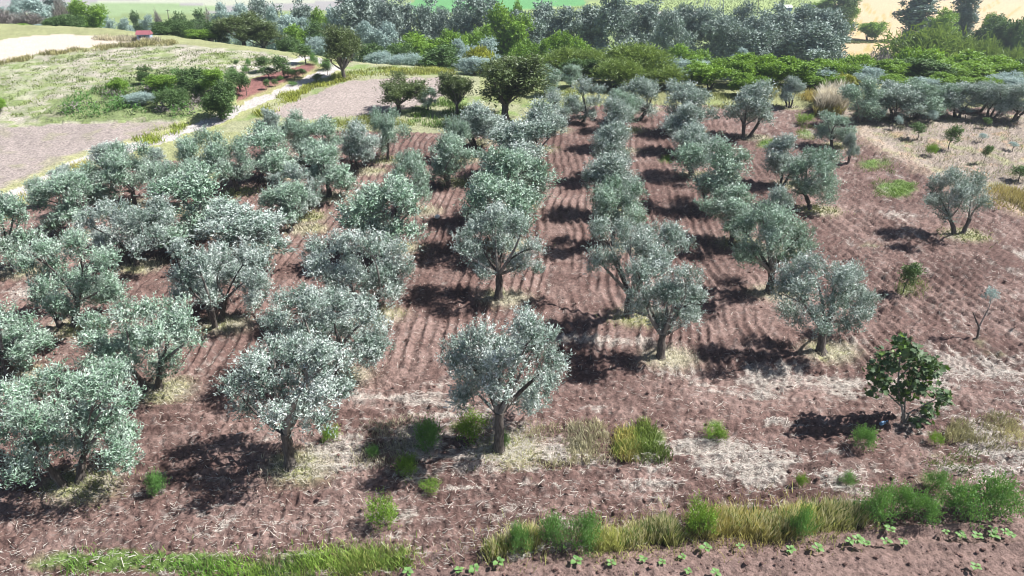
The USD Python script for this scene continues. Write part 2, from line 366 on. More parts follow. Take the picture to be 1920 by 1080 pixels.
# straw: pale litter left by mowing, thickest on the headland and the right
straw_amt = 0.33 * inrow + 0.50 * front + 0.56 * rightside + 0.0 * bottom
for (bx, by, rx, ry, a) in [(1090, 632, 70, 13, .6), (1180, 640, 60, 12, .5), (1400, 862, 110, 30, .45), (1330, 840, 100, 20, .35), (1520, 720, 130, 22, .4), (1850, 850, 110, 60, .4), (1780, 700, 90, 60, .3), (700, 745, 70, 14, .5),
                            (1000, 850, 120, 50, .35), (640, 840, 60, 40, .3), (1270, 690, 40, 18, .6), (1590, 660, 50, 25, .35), (1430, 900, 60, 40, .4), (640, 525, 30, 16, .3), (780, 820, 110, 50, .35), (1560, 900, 60, 20, .3), (60, 545, 60, 25, .5), (1420, 690, 80, 20, .5), (290, 890, 30, 50, .25)]:
    straw_amt = straw_amt + a * np.exp(-((PX - bx) / rx) ** 2 - ((PY - by) / ry) ** 2)
su = np.where(front + rightside > 0.5, gy + 0.05 * gx, u)
sv = np.where(front + rightside > 0.5, gx, v)
su = np.where(rightside > 0.5, w_r, su)
sv = np.where(rightside > 0.5, gx * dr[0] + gy * dr[1], sv)
streak = f2(su.ravel() / 0.22, sv.ravel() / 1.6, 1.0, 27, 2).reshape(sh)
sn = 0.42 * N(1.6, 21, 3) + 0.38 * streak + 0.20 * N(0.13, 28, 1)
straw = sstep(0.0, 0.16, sn - (0.78 - 0.46 * straw_amt)) * (1 - bottom)
mixin(straw * (0.25 + 0.5 * N(0.10, 29, 1)), STRAW)
mixin(sstep(0.62, 0.74, N(0.22, 31, 2)) * 0.35, PALE)
# unploughed dry grass about every trunk
ring = np.zeros(sh)
for b in bases:
    d2 = ((gx - b[0] - 0.4) / 1.05) ** 2 + ((gy - b[1]) / 0.7) ** 2
    ring = np.maximum(ring, np.exp(-d2 ** 1.5))
ring *= sstep(0.25, 0.55, 0.55 * mid + 0.45 * fine + 0.12)
mixin(ring * 0.9, DRYG * (0.75 + 0.5 * fine[..., None]))
mixin(ring * sstep(0.5, 0.62, N(0.8, 33)) * 0.6, YGREEN)
greens = np.zeros(sh)
for (bx, by, rx, ry, a) in [(1205, 825, 50, 40, 1), (1680, 352, 45, 18, 1.2), (1640, 305, 40, 12, .9), (1510, 250, 25, 14, .7), (1440, 268, 30, 10, .9), (1640, 460, 60, 20, .5), (1345, 795, 30, 16, .6), (1700, 540, 30, 20, .7), (1850, 640, 60, 25, .5),
                            (1860, 660, 60, 15, .5), (1740, 900, 70, 20, .6), (1800, 850, 100, 25, .5), (260, 1050, 240, 26, 1.1), (620, 1040, 170, 22, .9), (1245, 300, 20, 9, .8), (1880, 530, 60, 40, .35), (1280, 215, 30, 10, .8), (1090, 195, 30, 10, .7), (1340, 190, 40, 20, .8), (1090, 830, 50, 30, .5), (850, 800, 60, 40, .5)]:
    greens = np.maximum(greens, a * np.exp(-((PX - bx) / rx) ** 2 - ((PY - by) / ry) ** 2))
gmask = sstep(0.35, 0.75, greens * (0.45 + 0.9 * fine))
mixin(gmask * 0.85, GREEN * (0.7 + 0.7 * mid[..., None]))
mixin(bottom * 0.8, SOIL2 * (0.82 + 0.2 * fine[..., None]))
# the other fields of the rise
tilled = field((-900, 255), (0, 236), (120, 231), (335, 226), (347, 240), (300, 262), (180, 304), (60, 358), (-12, 400), (-900, 760))
hill = field((-900, 170), (0, 122), (60, 107), (150, 95), (235, 84), (330, 82), (500, 98), (575, 112), (545, 130), (440, 150), (430, 190), (440, 215), (335, 228), (120, 234), (0, 239), (-900, 260))
cream = field((-900, 84), (0, 74), (100, 64), (230, 70), (312, 79), (235, 82), (150, 91), (60, 103), (0, 117), (-900, 165))
bank = field((60, 222), (120, 188), (210, 155), (320, 134), (400, 130), (440, 150), (445, 212), (390, 226), (335, 226), (120, 232))
garden = field((420, 195), (425, 165), (500, 138), (585, 118), (640, 128), (612, 142), (560, 152), (500, 176), (450, 200))
plot = field((505, 212), (600, 170), (660, 151), (760, 146), (842, 143), (850, 168), (800, 196), (700, 214), (560, 226))
meadow = field((600, 136), (680, 108), (830, 120), (960, 146), (1100, 150), (1100, 205), (960, 235), (850, 250), (700, 245), (560, 245), (440, 250), (380, 250), (440, 215), (520, 180)) & ~plot & ~garden
dryright = field((1560, 175), (1700, 213), (1920, 212), (2700, 212), (2700, 430), (1920, 408), (1850, 372), (1740, 322), (1650, 278), (1585, 240))
verge = near & (PY < 300) & ~tilled & ~hill & ~cream & ~bank & ~garden & ~plot & ~meadow & (gx < at(560, 160)[0]) | (near & (PY < 165) & (PX < 640) & ~(hill | cream | garden | plot | bank))
backlip = near & (gy > crest(gx) - 6) & (PX > 900)
col[tilled] = (PALE * (0.86 + 0.35 * mid[..., None]))[tilled]
mixin(tilled * sstep(0.55, 0.75, N(1.4, 41)) * 0.35, (0.24, 0.25, 0.12))
col[hill] = (np.array([0.31, 0.285, 0.235]) * (0.78 + 0.4 * mid[..., None]))[hill]
mixin(hill * sstep(0.44, 0.6, 0.55 * N(0.7, 43, 1, 1.8, 1) + 0.45 * N(4.5, 44, 2)) * 0.8, (0.20, 0.255, 0.085))
mixin(hill * sstep(0.52, 0.66, N(0.8, 45, 1)) * 0.6, (0.12, 0.16, 0.055))
mixin(hill * sstep(0.5, 0.66, N(0.9, 46, 1)) * 0.6, (0.40, 0.36, 0.31))
mixin(hill * sstep(0.55, 0.7, big) * 0.3, (0.22, 0.28, 0.12))
col[cream] = (np.array([0.47, 0.41, 0.345]) * (0.93 + 0.14 * mid[..., None]))[cream]
col[meadow] = (np.array([0.27, 0.275, 0.165]) * (0.7 + 0.5 * mid[..., None]))[meadow]
mixin(meadow * sstep(0.5, 0.66, N(1.8, 47)) * 0.8, (0.15, 0.22, 0.06))
col[plot] = (np.array([0.29, 0.245, 0.222]) * (0.85 + 0.3 * mid[..., None]))[plot]
col[garden] = (np.array([0.20, 0.095, 0.085]) * (0.8 + 0.4 * mid[..., None]))[garden]
col[bank] = (np.array([0.16, 0.20, 0.085]) * (0.6 + 0.8 * mid[..., None]))[bank]
mixin(bank * sstep(0.55, 0.7, N(1.2, 49)) * 0.5, (0.27, 0.22, 0.19))
col[verge] = (np.array([0.23, 0.24, 0.12]) * (0.7 + 0.6 * mid[..., None]))[verge]
mixin(dryright * 0.85, PALE * np.array([0.98, 0.98, 0.90]) * (0.8 + 0.4 * mid[..., None]))
mixin(dryright * sstep(0.52, 0.66, N(0.9, 53)) * 0.6, (0.22, 0.235, 0.11))
mixin(dryright * sstep(0.6, 0.7, N(0.9, 57)) * 0.5, (0.36, 0.24, 0.15))
mixin(backlip * 0.8, np.array([0.20, 0.22, 0.095]) * (0.7 + 0.6 * mid[..., None]))
# tan bank that parts the orchard from the dry field on the right
ridge_px = [(1600, 225), (1625, 262), (1690, 296), (1760, 335), (1840, 372), (1925, 405), (2300, 520)]


def dist_line(pts, wmul=1.0):
    P = np.array([at(*p)[:2] for p in pts])
    best = np.full(sh, 1e9)
    for a, b in zip(P[:-1], P[1:]):
        ab = b - a
        t = np.clip(((gx - a[0]) * ab[0] + (gy - a[1]) * ab[1]) / (ab @ ab), 0, 1)
        best = np.minimum(best, np.hypot(gx - a[0] - t * ab[0], gy - a[1] - t * ab[1]))
    return best


ridge_d = dist_line(ridge_px)
mixin(sstep(1.3, 0.3, ridge_d + (fine - 0.5) * 1.2) * 0.4 * near, (0.36, 0.285, 0.215))
TRACK_PX = [(-160, 462), (-20, 396), (60, 350), (110, 326), (165, 298), (230, 280), (300, 262), (350, 243), (400, 225), (450, 203), (500, 182), (560, 157), (605, 138), (625, 126), (600, 112), (575, 106)]
track_d = dist_line(TRACK_PX)
track = near & (track_d + (N(1.0, 61) - 0.5) * 1.5 < 0.85) & (PX < 640)
mixin(sstep(2.2, 1.2, track_d + (fine - 0.5) * 0.8) * near * (PX < 640) * 0.8, np.array([0.30, 0.31, 0.14]))
col[track] = (np.array([0.42, 0.39, 0.37]) * (0.85 + 0.25 * fine[..., None]))[track]
track2 = near & (dist_line([(430, 125), (500, 128), (545, 118), (570, 108)]) < 0.5)
mixin(track2 * 0.8, (0.55, 0.50, 0.46))

# relief
h = np.zeros(sh)
tri = lambda t: 1 - np.abs(np.sin(np.pi * t))
soft = lambda s_, k: N(s_, k, 2)
wob = (soft(3.0, 71) - 0.5)
f_in = (tri(u / 0.47 + wob * 1.9 + (soft(0.8, 72) - 0.5) * 0.5) - 0.35) * 0.19 * sstep(0.3, 0.62, f2(u.ravel(), v.ravel() / 4, 1.1, 73, 2).reshape(sh) + 0.06)
f_fr = (tri((gy - 0.045 * gx + 0.5 * wob) / 0.58) - 0.35) * 0.17 * sstep(0.3, 0.6, f2(gx.ravel() / 5, gy.ravel(), 1.2, 75, 2).reshape(sh))
f_rt = (tri(w_r / 0.5 + wob) - 0.35) * 0.16 * sstep(0.3, 0.55, soft(2.2, 77))
clod = np.abs(N(0.30, 81, 2) - 0.5) * -0.36 + np.abs(N(0.85, 83, 2) - 0.5) * -0.16 + (N(0.15, 85, 2) - 0.5) * 0.32
tillm = 1 - 0.8 * ring
h += (f_in * inrow + f_fr * front + f_rt * rightside) * tillm
h += clod * tillm * (1 - 0.45 * inrow - 0.25 * front) * (1 - 0.35 * gmask) * np.where(bottom > 0.5, 0.55, 1.0)
h += (soft(1.6, 87) - 0.5) * 0.16
h += bottom * np.clip((tri((gy - 0.05 * gx) / 0.95) - 0.3), 0, 1) * 0.10
h += sstep(1.6, 0.2, ridge_d + (mid - 0.5) * 1.5) * 0.16 * (0.3 + fine)
other = tilled | hill | cream | plot | meadow | verge | garden | bank
h = np.where(other, (N(0.5, 91, 2) - 0.5) * 0.16 + (soft(2.0, 93) - 0.5) * 0.2, h)
pa, pb = at(560, 210), at(800, 160)
dpl = unit((pb - pa)[:2])
h = np.where(plot, h * 0.5 + (tri((gx * -dpl[1] + gy * dpl[0]) / 0.85) - 0.3) * 0.11, h)
h = np.where(tilled, h + (tri((gx * 0.5 - gy * 0.86) / 0.8 + wob) - 0.3) * 0.06, h)
h = np.where(cream, h * 0.3, h)
h = np.where(bank, h + 0.5 * (N(1.5, 95) - 0.2), h)
h = np.where(track, -0.05 + (N(0.4, 97, 2) - 0.5) * 0.05, h)
h *= near & (gy > 5)
gz2 = gz + h

# the valley floor
fz = np.where(near, 0, 1).astype(bool)
VAL = np.array([0.17, 0.22, 0.085])
farcol = VAL * (0.75 + 0.5 * N(18, 101)[..., None])


def far_poly(*pts):
    w = [at(*p)[:2] if p[1] > -25 else (at(p[0], -25)[:2] * (1 + (-25 - p[1]) / 40.0)) for p in pts]
    return inside(w, gx + (N(6, 103) - 0.5) * 4, gy) & fz


def fset(mask, c, var=0.25, s=12, seed=105):
    farcol[mask] = (np.asarray(c) * (1 - var / 2 + var * N(s, seed)[..., None]))[mask]


f_mauve = far_poly((120, 24), (330, 24), (640, 20), (720, 5), (760, -30), (300, -40), (-300, -40), (-300, 10))
fset(f_mauve, (0.25, 0.235, 0.23), 0.25)
f_pale = far_poly((170, 6), (330, 6), (430, 10), (560, 6), (640, 0), (560, -6), (330, -2), (190, 0))
fset(f_pale, (0.33, 0.34, 0.26), 0.2)
f_grass = far_poly((150, 30), (170, 6), (330, 8), (420, 12), (420, 22), (320, 24), (220, 28))
fset(f_grass, (0.20, 0.27, 0.13), 0.35, 3)
f_green = far_poly((768, 9), (772, 24), (900, 26), (1094, 10), (1100, 4), (1060, -20), (800, -20))
fset(f_green, (0.085, 0.235, 0.075), 0.25, 2.5)
f_scrub = far_poly((900, 26), (1094, 10), (1110, 2), (1280, -12), (1580, -14), (1590, 4), (1540, 12), (1400, 20), (1240, 30), (1000, 40))
fset(f_scrub, (0.23, 0.29, 0.10), 0.5, 5)
f_road = far_poly((1185, 20), (1330, 24), (1330, 31), (1185, 29))
fset(f_road, (0.34, 0.31, 0.31), 0.2)
f_wheat = far_poly((1560, 112), (1575, 40), (1545, 12), (1600, 3), (1640, -14), (1990, -22), (2500, -22), (2600, 70), (1920, 112), (1700, 112))
fset(f_wheat, (0.43, 0.315, 0.19), 0.2, 10)
f_cut = far_poly((1190, 12), (1100, 2), (1095, 14), (1150, 16))


def far_line(pts, half):
    P = np.array([at(*p)[:2] for p in pts])
    best = np.full(sh, 1e9)
    for a, b in zip(P[:-1], P[1:]):
        ab = b - a
        t = np.clip(((gx - a[0]) * ab[0] + (gy - a[1]) * ab[1]) / (ab @ ab), 0, 1)
        best = np.minimum(best, np.hypot(gx - a[0] - t * ab[0], gy - a[1] - t * ab[1]))
    return (best < half) & fz


col[fz] = farcol[fz]
WHEAT_LINES = [[(1570, 50), (1640, 36), (1720, 4), (1740, -4)], [(1575, 55), (1645, 40), (1730, 6), (1750, -2)], [(1600, 64), (1700, 40), (1790, 8), (1820, -6)], [(1690, 68), (1720, 50), (1760, 40)], [(1695, 71), (1728, 52), (1768, 42)],
               [(1620, 8), (1622, 15), (1634, 26)], [(1626, 8), (1630, 15), (1640, 25)], [(1650, 63), (1690, 69)], [(1840, 22), (1880, 2)], [(1835, 20), (1872, 0)], [(1590, 104), (1630, 92), (1628, 84)], [(1605, 104), (1642, 90), (1640, 84)], [(1880, 38), (1915, 12)]]
for ln in WHEAT_LINES:
    m = far_line(ln, 0.55)
    col[m] = np.array([0.33, 0.26, 0.10])
idx = np.arange(sh[0] * sh[1]).reshape(sh)
quads = np.stack([idx[:-1, :-1], idx[:-1, 1:], idx[1:, 1:], idx[1:, :-1]], -1)
cell = lambda m: m[:-1, :-1]
sheet = np.stack([gx, gy, gz2], -1).reshape(-1, 3)
flat_col = np.clip(col, 0, 0.9).reshape(-1, 3)
taken = np.zeros(quads.shape[:2], bool)
for name, mask, label in [
        ('dirt_track', track, 'pale dirt track curving up the left side of the orchard'),
        ('tilled_field', tilled & ~track, 'mauve tilled field at the left edge beside the pale track'),
        ('bank', bank & ~track, 'green weedy bank above the tilled field on the left'),
        ('garden_soil', garden & ~track, 'red soil of the small garden plot left of the track'),
        ('hill_field', hill & ~track, 'pale green and straw coloured field on the left rise'),
        ('stubble_field', cream, 'cream coloured bare field at the upper left'),
        ('ploughed_plot', plot & ~track, 'light furrowed plot between the track and the dark almond trees'),
        ('meadow', (meadow | verge) & ~track, 'dry grassy ground on the lip behind the orchard'),
        ('dry_field', dryright, 'dry weedy field with saplings on the right'),
        ('wheat_field', f_wheat, 'golden wheat field with tyre lines at the upper right'),
        ('green_field', f_green, 'vivid green crop field at the top centre'),
        ('fallow_field', f_mauve | f_pale | f_grass, 'grey mauve and green fields at the top left'),
        ('valley_ground', fz, 'grassy floor of the valley behind the orchard'),
        ('orchard_soil', np.ones(sh, bool), 'ploughed reddish brown orchard soil with straw')]:
    m = cell(mask) & ~taken
    taken |= m
    q = quads[m]
    if not len(q):
        continue
    ids, inv = np.unique(q, return_inverse=True)
    q = inv.reshape(-1, 4)
    struct(name, (sheet[ids], np.vstack([q[:, [0, 1, 2]], q[:, [0, 2, 3]]])), M['ground'], label, smooth=True, col=flat_col[ids])

# ------------------------------------------------------------------ plants: geometry


def leaf_mesh(c, d, nrm, L, Wd, tone, fold=0.12):
    """Diamond leaves: base c, direction d, face normal nrm."""
    s = unit(np.cross(d, nrm))
    n = np.cross(s, d)
    L, Wd = L[:, None], Wd[:, None]
    mid_ = c + d * L * 0.45
    V = np.stack([c, mid_ + s * Wd / 2 + n * L * fold, c + d * L, mid_ - s * Wd / 2 + n * L * fold], 1).reshape(-1, 3)
    k = np.arange(len(c))[:, None] * 4
    Fc = np.concatenate([k + [0, 1, 2], k + [0, 2, 3]], 0)
    return V, Fc, np.repeat(tone, 4)


def crown(rng, lobes, n, L, Wd, per=8, shoot=0.34, up=0.75, out=0.6, jit=0.45, inner=0.45, droop=0.0, squash=0.9, low=0.35, tonelo=0.0):
    """lobes (k, 4): centre and radius. Leaves sit on shoots that rise from the outer shell of every lobe."""
    lobes = np.asarray(lobes, float)
    w = lobes[:, 3] ** 2
    ns = max(n // per, 1)
    li = rng.choice(len(lobes), ns, p=w / w.sum())
    dirs = unit(rng.normal(size=(ns, 3)) + [0, 0, low])
    r = inner + (1 - inner) * np.sqrt(rng.random(ns))
    R = lobes[li, 3]
    uneven = 1 + 0.18 * np.sin(dirs[:, 0] * 5 + li) * np.cos(dirs[:, 1] * 4 + li * 2)
    pos = lobes[li, :3] + dirs * (R * r * uneven)[:, None] * [1, 1, squash]
    sd = unit(dirs * out + np.array([0, 0, up - droop]) + rng.normal(size=(ns, 3)) * jit)
    sl = shoot * (0.6 + 0.8 * rng.random(ns))
    k = np.tile((np.arange(per) + 0.3) / per, ns)
    si = np.repeat(np.arange(ns), per)
    c = pos[si] + sd[si] * (sl[si] * k)[:, None] + rng.normal(size=(len(si), 3)) * 0.02 * L / 0.1
    side = unit(rng.normal(size=(len(si), 3)))
    d = unit(sd[si] * 0.6 + side * 0.85)
    nrm = unit(dirs[si] * 0.95 + np.array([0, 0, 0.35]) + rng.normal(size=(len(si), 3)) * 0.45)
    lt, st = rng.random(len(lobes)), rng.random(ns)
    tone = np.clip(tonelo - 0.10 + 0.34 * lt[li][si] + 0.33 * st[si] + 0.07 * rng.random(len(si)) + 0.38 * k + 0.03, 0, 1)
    return leaf_mesh(c, d, nrm, L * (0.7 + 0.6 * rng.random(len(si))), Wd * (0.7 + 0.6 * rng.random(len(si))), tone)


def sublobes(rng, lobes, k=4, size=0.46, reach=0.74):
    out = []
    for lb in np.asarray(lobes, float):
        out.append([*lb[:3], lb[3] * 0.6])
        for _ in range(k):
            d = unit(rng.normal(size=3) + [0, 0, 0.55])
            out.append([*(lb[:3] + d * lb[3] * reach), lb[3] * size * (0.7 + 0.6 * rng.random())])
    return np.array(out)


def tube(pts, rad, sides=7, rng=None, rough=0.0):
    p = np.asarray(pts, float)
    t = unit(np.gradient(p, axis=0))
    a = unit(np.cross(t, np.where(np.abs(t[:, 2:]) < 0.9, [0, 0, 1.0], [1.0, 0, 0])))
    b = np.cross(t, a)
    ang = np.arange(sides) * 2 * np.pi / sides
    rr = np.broadcast_to(rad, (len(p),))[:, None] * np.ones((1, sides))
    if rng is not None:
        rr = rr * (1 + rough * (rng.random(rr.shape) - 0.5))
    V = p[:, None] + rr[..., None] * (np.cos(ang)[None, :, None] * a[:, None] + np.sin(ang)[None, :, None] * b[:, None])
    i, j = np.meshgrid(np.arange(len(p) - 1), np.arange(sides), indexing='ij')
    q = np.stack([i * sides + j, i * sides + (j + 1) % sides, (i + 1) * sides + (j + 1) % sides, (i + 1) * sides + j], -1).reshape(-1, 4)
    Fc = np.vstack([q[:, [0, 1, 2]], q[:, [0, 2, 3]]])
    V = V.reshape(-1, 3)
    n = len(V)
    cap = np.array([[n - sides + k, n - sides + (k + 1) % sides, n - sides + (k + 2) % sides] for k in range(0, sides - 2, 1)])
    top = [[n - sides, n - sides + k, n - sides + k + 1] for k in range(1, sides - 1)]
    return V, np.vstack([Fc, top])


def join(parts):
    Vs, Fs, o = [], [], 0
    for V, Fc in parts:
        Vs.append(V)
        Fs.append(np.asarray(Fc) + o)
        o += len(V)
    return np.vstack(Vs), np.vstack(Fs)


def bend(a, b, rng, k=7, sag=0.18):
    a, b = np.asarray(a, float), np.asarray(b, float)
    t = np.linspace(0, 1, k)[:, None]
    L = np.linalg.norm(b - a)
    m = (a + b) / 2 + rng.normal(size=3) * L * sag * 0.5 + [0, 0, L * sag * 0.3]
    return (1 - t) ** 2 * a + 2 * t * (1 - t) * m + t ** 2 * b


def woody(parent, rng, lobes, trunk_r, fork_h, lean=(0, 0), stems=1, limb_mat='limb_bark', bark='bark', limbs=None, base_flare=1.5):
    """Trunk and limbs that reach from the fork into every leafy mass."""
    lobes = np.asarray(lobes, float)
    parts, forks = [], []
    for s in range(stems):
        a0 = s * 2.4 + rng.random()
        off = np.array([math.cos(a0), math.sin(a0)]) * (0.0 if stems == 1 else trunk_r * 1.1)
        top = np.array([lean[0] + off[0] * 3.2, lean[1] + off[1] * 3.2, fork_h * (0.85 + 0.3 * rng.random())])
        pts = bend((off[0], off[1], -0.15), top, rng, 8, 0.10)
        rad = trunk_r * (1.0 if stems == 1 else 0.72) * np.interp(np.linspace(0, 1, 8), [0, .12, .3, .85, 1], [base_flare * 1.15, base_flare * 0.85, 1.0, 0.85, 0.95])
        parts.append(tube(pts, rad, 9, rng, 0.35))
        forks.append((pts[-1], rad[-1], pts[-2]))
    obj('trunk', join(parts), M[bark], parent, smooth=50)
    for i, lb in enumerate(lobes):
        if limbs is not None and i >= limbs:
            break
        f, fr, f0 = min(forks, key=lambda q: np.hypot(*(q[0][:2] - lb[:2])))
        end = lb[:3] + unit(lb[:3] - f) * lb[3] * 0.35
        pts = bend(f0 * 0.4 + f * 0.6, end, rng, 8, 0.22)
        r0 = fr * (0.42 + 0.25 * rng.random())
        tw = [tube(pts, np.linspace(r0, r0 * 0.22, 8), 6)]
        for _ in range(3):
            e = lb[:3] + unit(rng.normal(size=3) + [0, 0, .4]) * lb[3] * 0.8
            q = bend(pts[5], e, rng, 5, 0.2)
            tw.append(tube(q, np.linspace(r0 * 0.35, r0 * 0.1, 5), 4))
        obj('limb', join(tw), M[limb_mat if i % 3 else bark], parent, smooth=60)


# ------------------------------------------------------------------ olive trees
OG = 'olive trees of the orchard'
for i, (label, leaf, base, lobes_px) in enumerate(NEAR):
    rng = np.random.default_rng(100 + i)
    b = at(*base)
    dpt = depth_of(b)
    lob = []
    cx = np.mean([q[0] for q in lobes_px])
    wpx = (max(q[0] + q[2] for q in lobes_px) - min(q[0] - q[2] for q in lobes_px)) / 2
    for (lx, ly, lr) in lobes_px:
        off = rng.uniform(-1, 1) * wpx * dpt / FPX * 0.75 * math.sqrt(max(0.1, 1 - ((lx - cx) / wpx) ** 2))
        p = on_depth(lx, ly, b[1] + off)
        lob.append([*(p - b), lr * depth_of(p) / FPX * 0.93])
    if i in (2, 3, 9, 10, 11, 12, 13, 14):      # skirts that hang close to the ground
        R_ = wpx * dpt / FPX
        cxw = np.mean([q[0] for q in lob])
        for a_ in rng.uniform(0, 6.28, 4):
            lob.append([cxw + 0.62 * R_ * math.cos(a_), 0.55 * R_ * math.sin(a_), 0.95 + 0.5 * rng.random(), 0.21 * R_])
    lob = np.array(lob)
    lob[:, 2] = np.maximum(lob[:, 2], 0.45 + lob[:, 3] * 0.5)
    t = thing('olive_tree', label, 'olive tree', b, group=OG)
    hgt = (lob[:, 2] + lob[:, 3]).max()
    woody(t, rng, lob, 0.125 + 0.011 * hgt, 0.27 * hgt, limbs=8, lean= (0.12 * lob[:, 0].mean(), 0.1 * lob[:, 1].mean()), stems=[1, 1, 2, 2, 1, 1, 1, 1, 1, 2, 2, 3, 2, 2, 1, 2][i])
    sub = sublobes(rng, lob)
    area = (sub[:, 3] ** 2).sum()
    nl = int(min(26500, 4300 * area))
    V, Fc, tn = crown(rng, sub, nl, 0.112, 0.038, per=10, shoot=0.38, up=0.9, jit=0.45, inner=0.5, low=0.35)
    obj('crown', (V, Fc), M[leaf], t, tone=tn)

OLIVE_PROTOS = []
for k in range(9):
    rng = np.random.default_rng(300 + k)
    c = class_prim(f'olive_{k}')
    lob = []
    an = rng.uniform(0.85, 1.2, 3)
    for j in range(15):
        d = unit(rng.normal(size=3))
        lob.append([*(np.array([rng.normal() * .15, rng.normal() * .15, 2.12]) + d * np.array([1.3, 1.3, 1.35]) * an * (0.55 + 0.6 * rng.random())), 0.42 + 0.34 * rng.random()])
    lob = np.array(lob)
    woody(c, rng, lob, 0.15, 1.0, limbs=7, lean= (rng.normal() * .25, rng.normal() * .25), stems=[1, 2, 1, 1, 3, 1, 2, 1, 2][k])
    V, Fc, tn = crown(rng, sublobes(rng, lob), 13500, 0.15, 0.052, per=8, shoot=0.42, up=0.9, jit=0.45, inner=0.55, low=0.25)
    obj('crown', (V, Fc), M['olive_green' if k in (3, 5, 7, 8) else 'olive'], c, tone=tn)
    OLIVE_PROTOS.append((c, (lob[:, 2] + lob[:, 3]).max() + 0.2, np.abs(lob[:, :2]).max() + 0.62))

place_rng = np.random.default_rng(5)


def place_olive(row, label, group=OG, name='olive_tree', green=False, grow=0.84, fat=1.0):
    bx, by, x0, x1, top = row
    for _ in range(9):     # the foot is mostly hidden: bring it nearer until the tree is about as tall as it is wide
        b = at(bx, by)
        d = depth_of(b)
        w_ = (x1 - x0) * d / FPX
        if on_depth(bx, top, b[1] + 0.12 * w_)[2] - b[2] > grow * w_:
            break
        by += 3
    cxm = on_depth((x0 + x1) / 2, (by + top) / 2, b[1])[0]
    b[0] = 0.45 * b[0] + 0.55 * cxm
    b[2] = float(Z(b[0], b[1]))
    width = (x1 - x0) * d / FPX
    height = on_depth(bx, top, b[1] + 0.12 * width)[2] - b[2]
    k = int(place_rng.integers(len(OLIVE_PROTOS))) if not green else int(place_rng.choice([3, 5, 7, 8]))
    proto, ph, pr = OLIVE_PROTOS[k]
    sx = width / (2 * pr) * 1.05 * fat
    sz = max(height / ph * 1.06, 0.2) * (1 + (fat - 1) * 0.4)
    place(proto, name, label, 'olive tree', b - [0, 0, 0.02], place_rng.uniform(0, 360), (sx, sx * place_rng.uniform(0.92, 1.08), sz), group)


for r, rows in ORCHARD.items():
    for i, row in enumerate(rows):
        place_olive(row, f'silvery olive tree, {ORD[ROWFRONT[r] + i]} from the front {ROWTEXT[r]}', green=r in 'XY' and i < 4)
for row, label in SPARSE:
    place_olive(row, label, grow=0.8)
for i, row in enumerate(HEDGE):
    place_olive(row, f'olive tree, {ORD[i]} from the left in the silver hedge row at back right', 'olive trees of the back right row', grow=0.85, fat=1.28)

# ------------------------------------------------------------------ other trees and bushes: kinds
KIND = {}


def make_kind(kind, k, lobes, n, L, Wd, leaf, trunk_r, fork, stems=1, limbs=6, **kw):
    rng = np.random.default_rng(abs(hash_(kind)) % 10000 + k)
    c = class_prim(f'{kind}_{k}')
    lobes = np.array(lobes)
    woody(c, rng, lobes, trunk_r, fork, stems=stems, limbs=limbs)
    V, Fc, tn = crown(rng, lobes, n, L, Wd, **kw)
    obj('crown', (V, Fc), M[leaf], c, tone=tn)
    q = np.percentile(V, 99, axis=0)
    q0 = np.percentile(V, 1, axis=0)
    KIND.setdefault(kind, []).append((c, q[2], (q[0] - q0[0] + q[1] - q0[1]) / 2))


def hash_(s):
    v_ = 7
    for ch in s:
        v_ = (v_ * 31 + ord(ch)) % 1000003
    return v_


def blob_lobes(rng, nl, cz, rad, lr, flat=False):
    out = []
    for j in range(nl):
        d = unit(rng.normal(size=3))
        if flat:
            d[2] = abs(d[2])
        out.append([*(np.array([0, 0, cz]) + d * np.array(rad) * (0.35 + 0.65 * rng.random())), lr * (0.7 + 0.6 * rng.random())])
    return out


def tall_lobes(rng, zs, wid, r):
    out = []
    for z in zs:
        f = math.sin(math.pi * min(1, max(0.12, (z - zs[0] + 1.6) / (zs[-1] - zs[0] + 3.0)))) ** 0.6
        for _ in range(3):
            d = rng.normal(size=2)
            d = d / np.linalg.norm(d) * wid * f * (0.35 + 0.65 * rng.random())
            out.append([d[0], d[1], z + rng.normal() * 0.4, r * (0.75 + 0.5 * rng.random())])
    return out


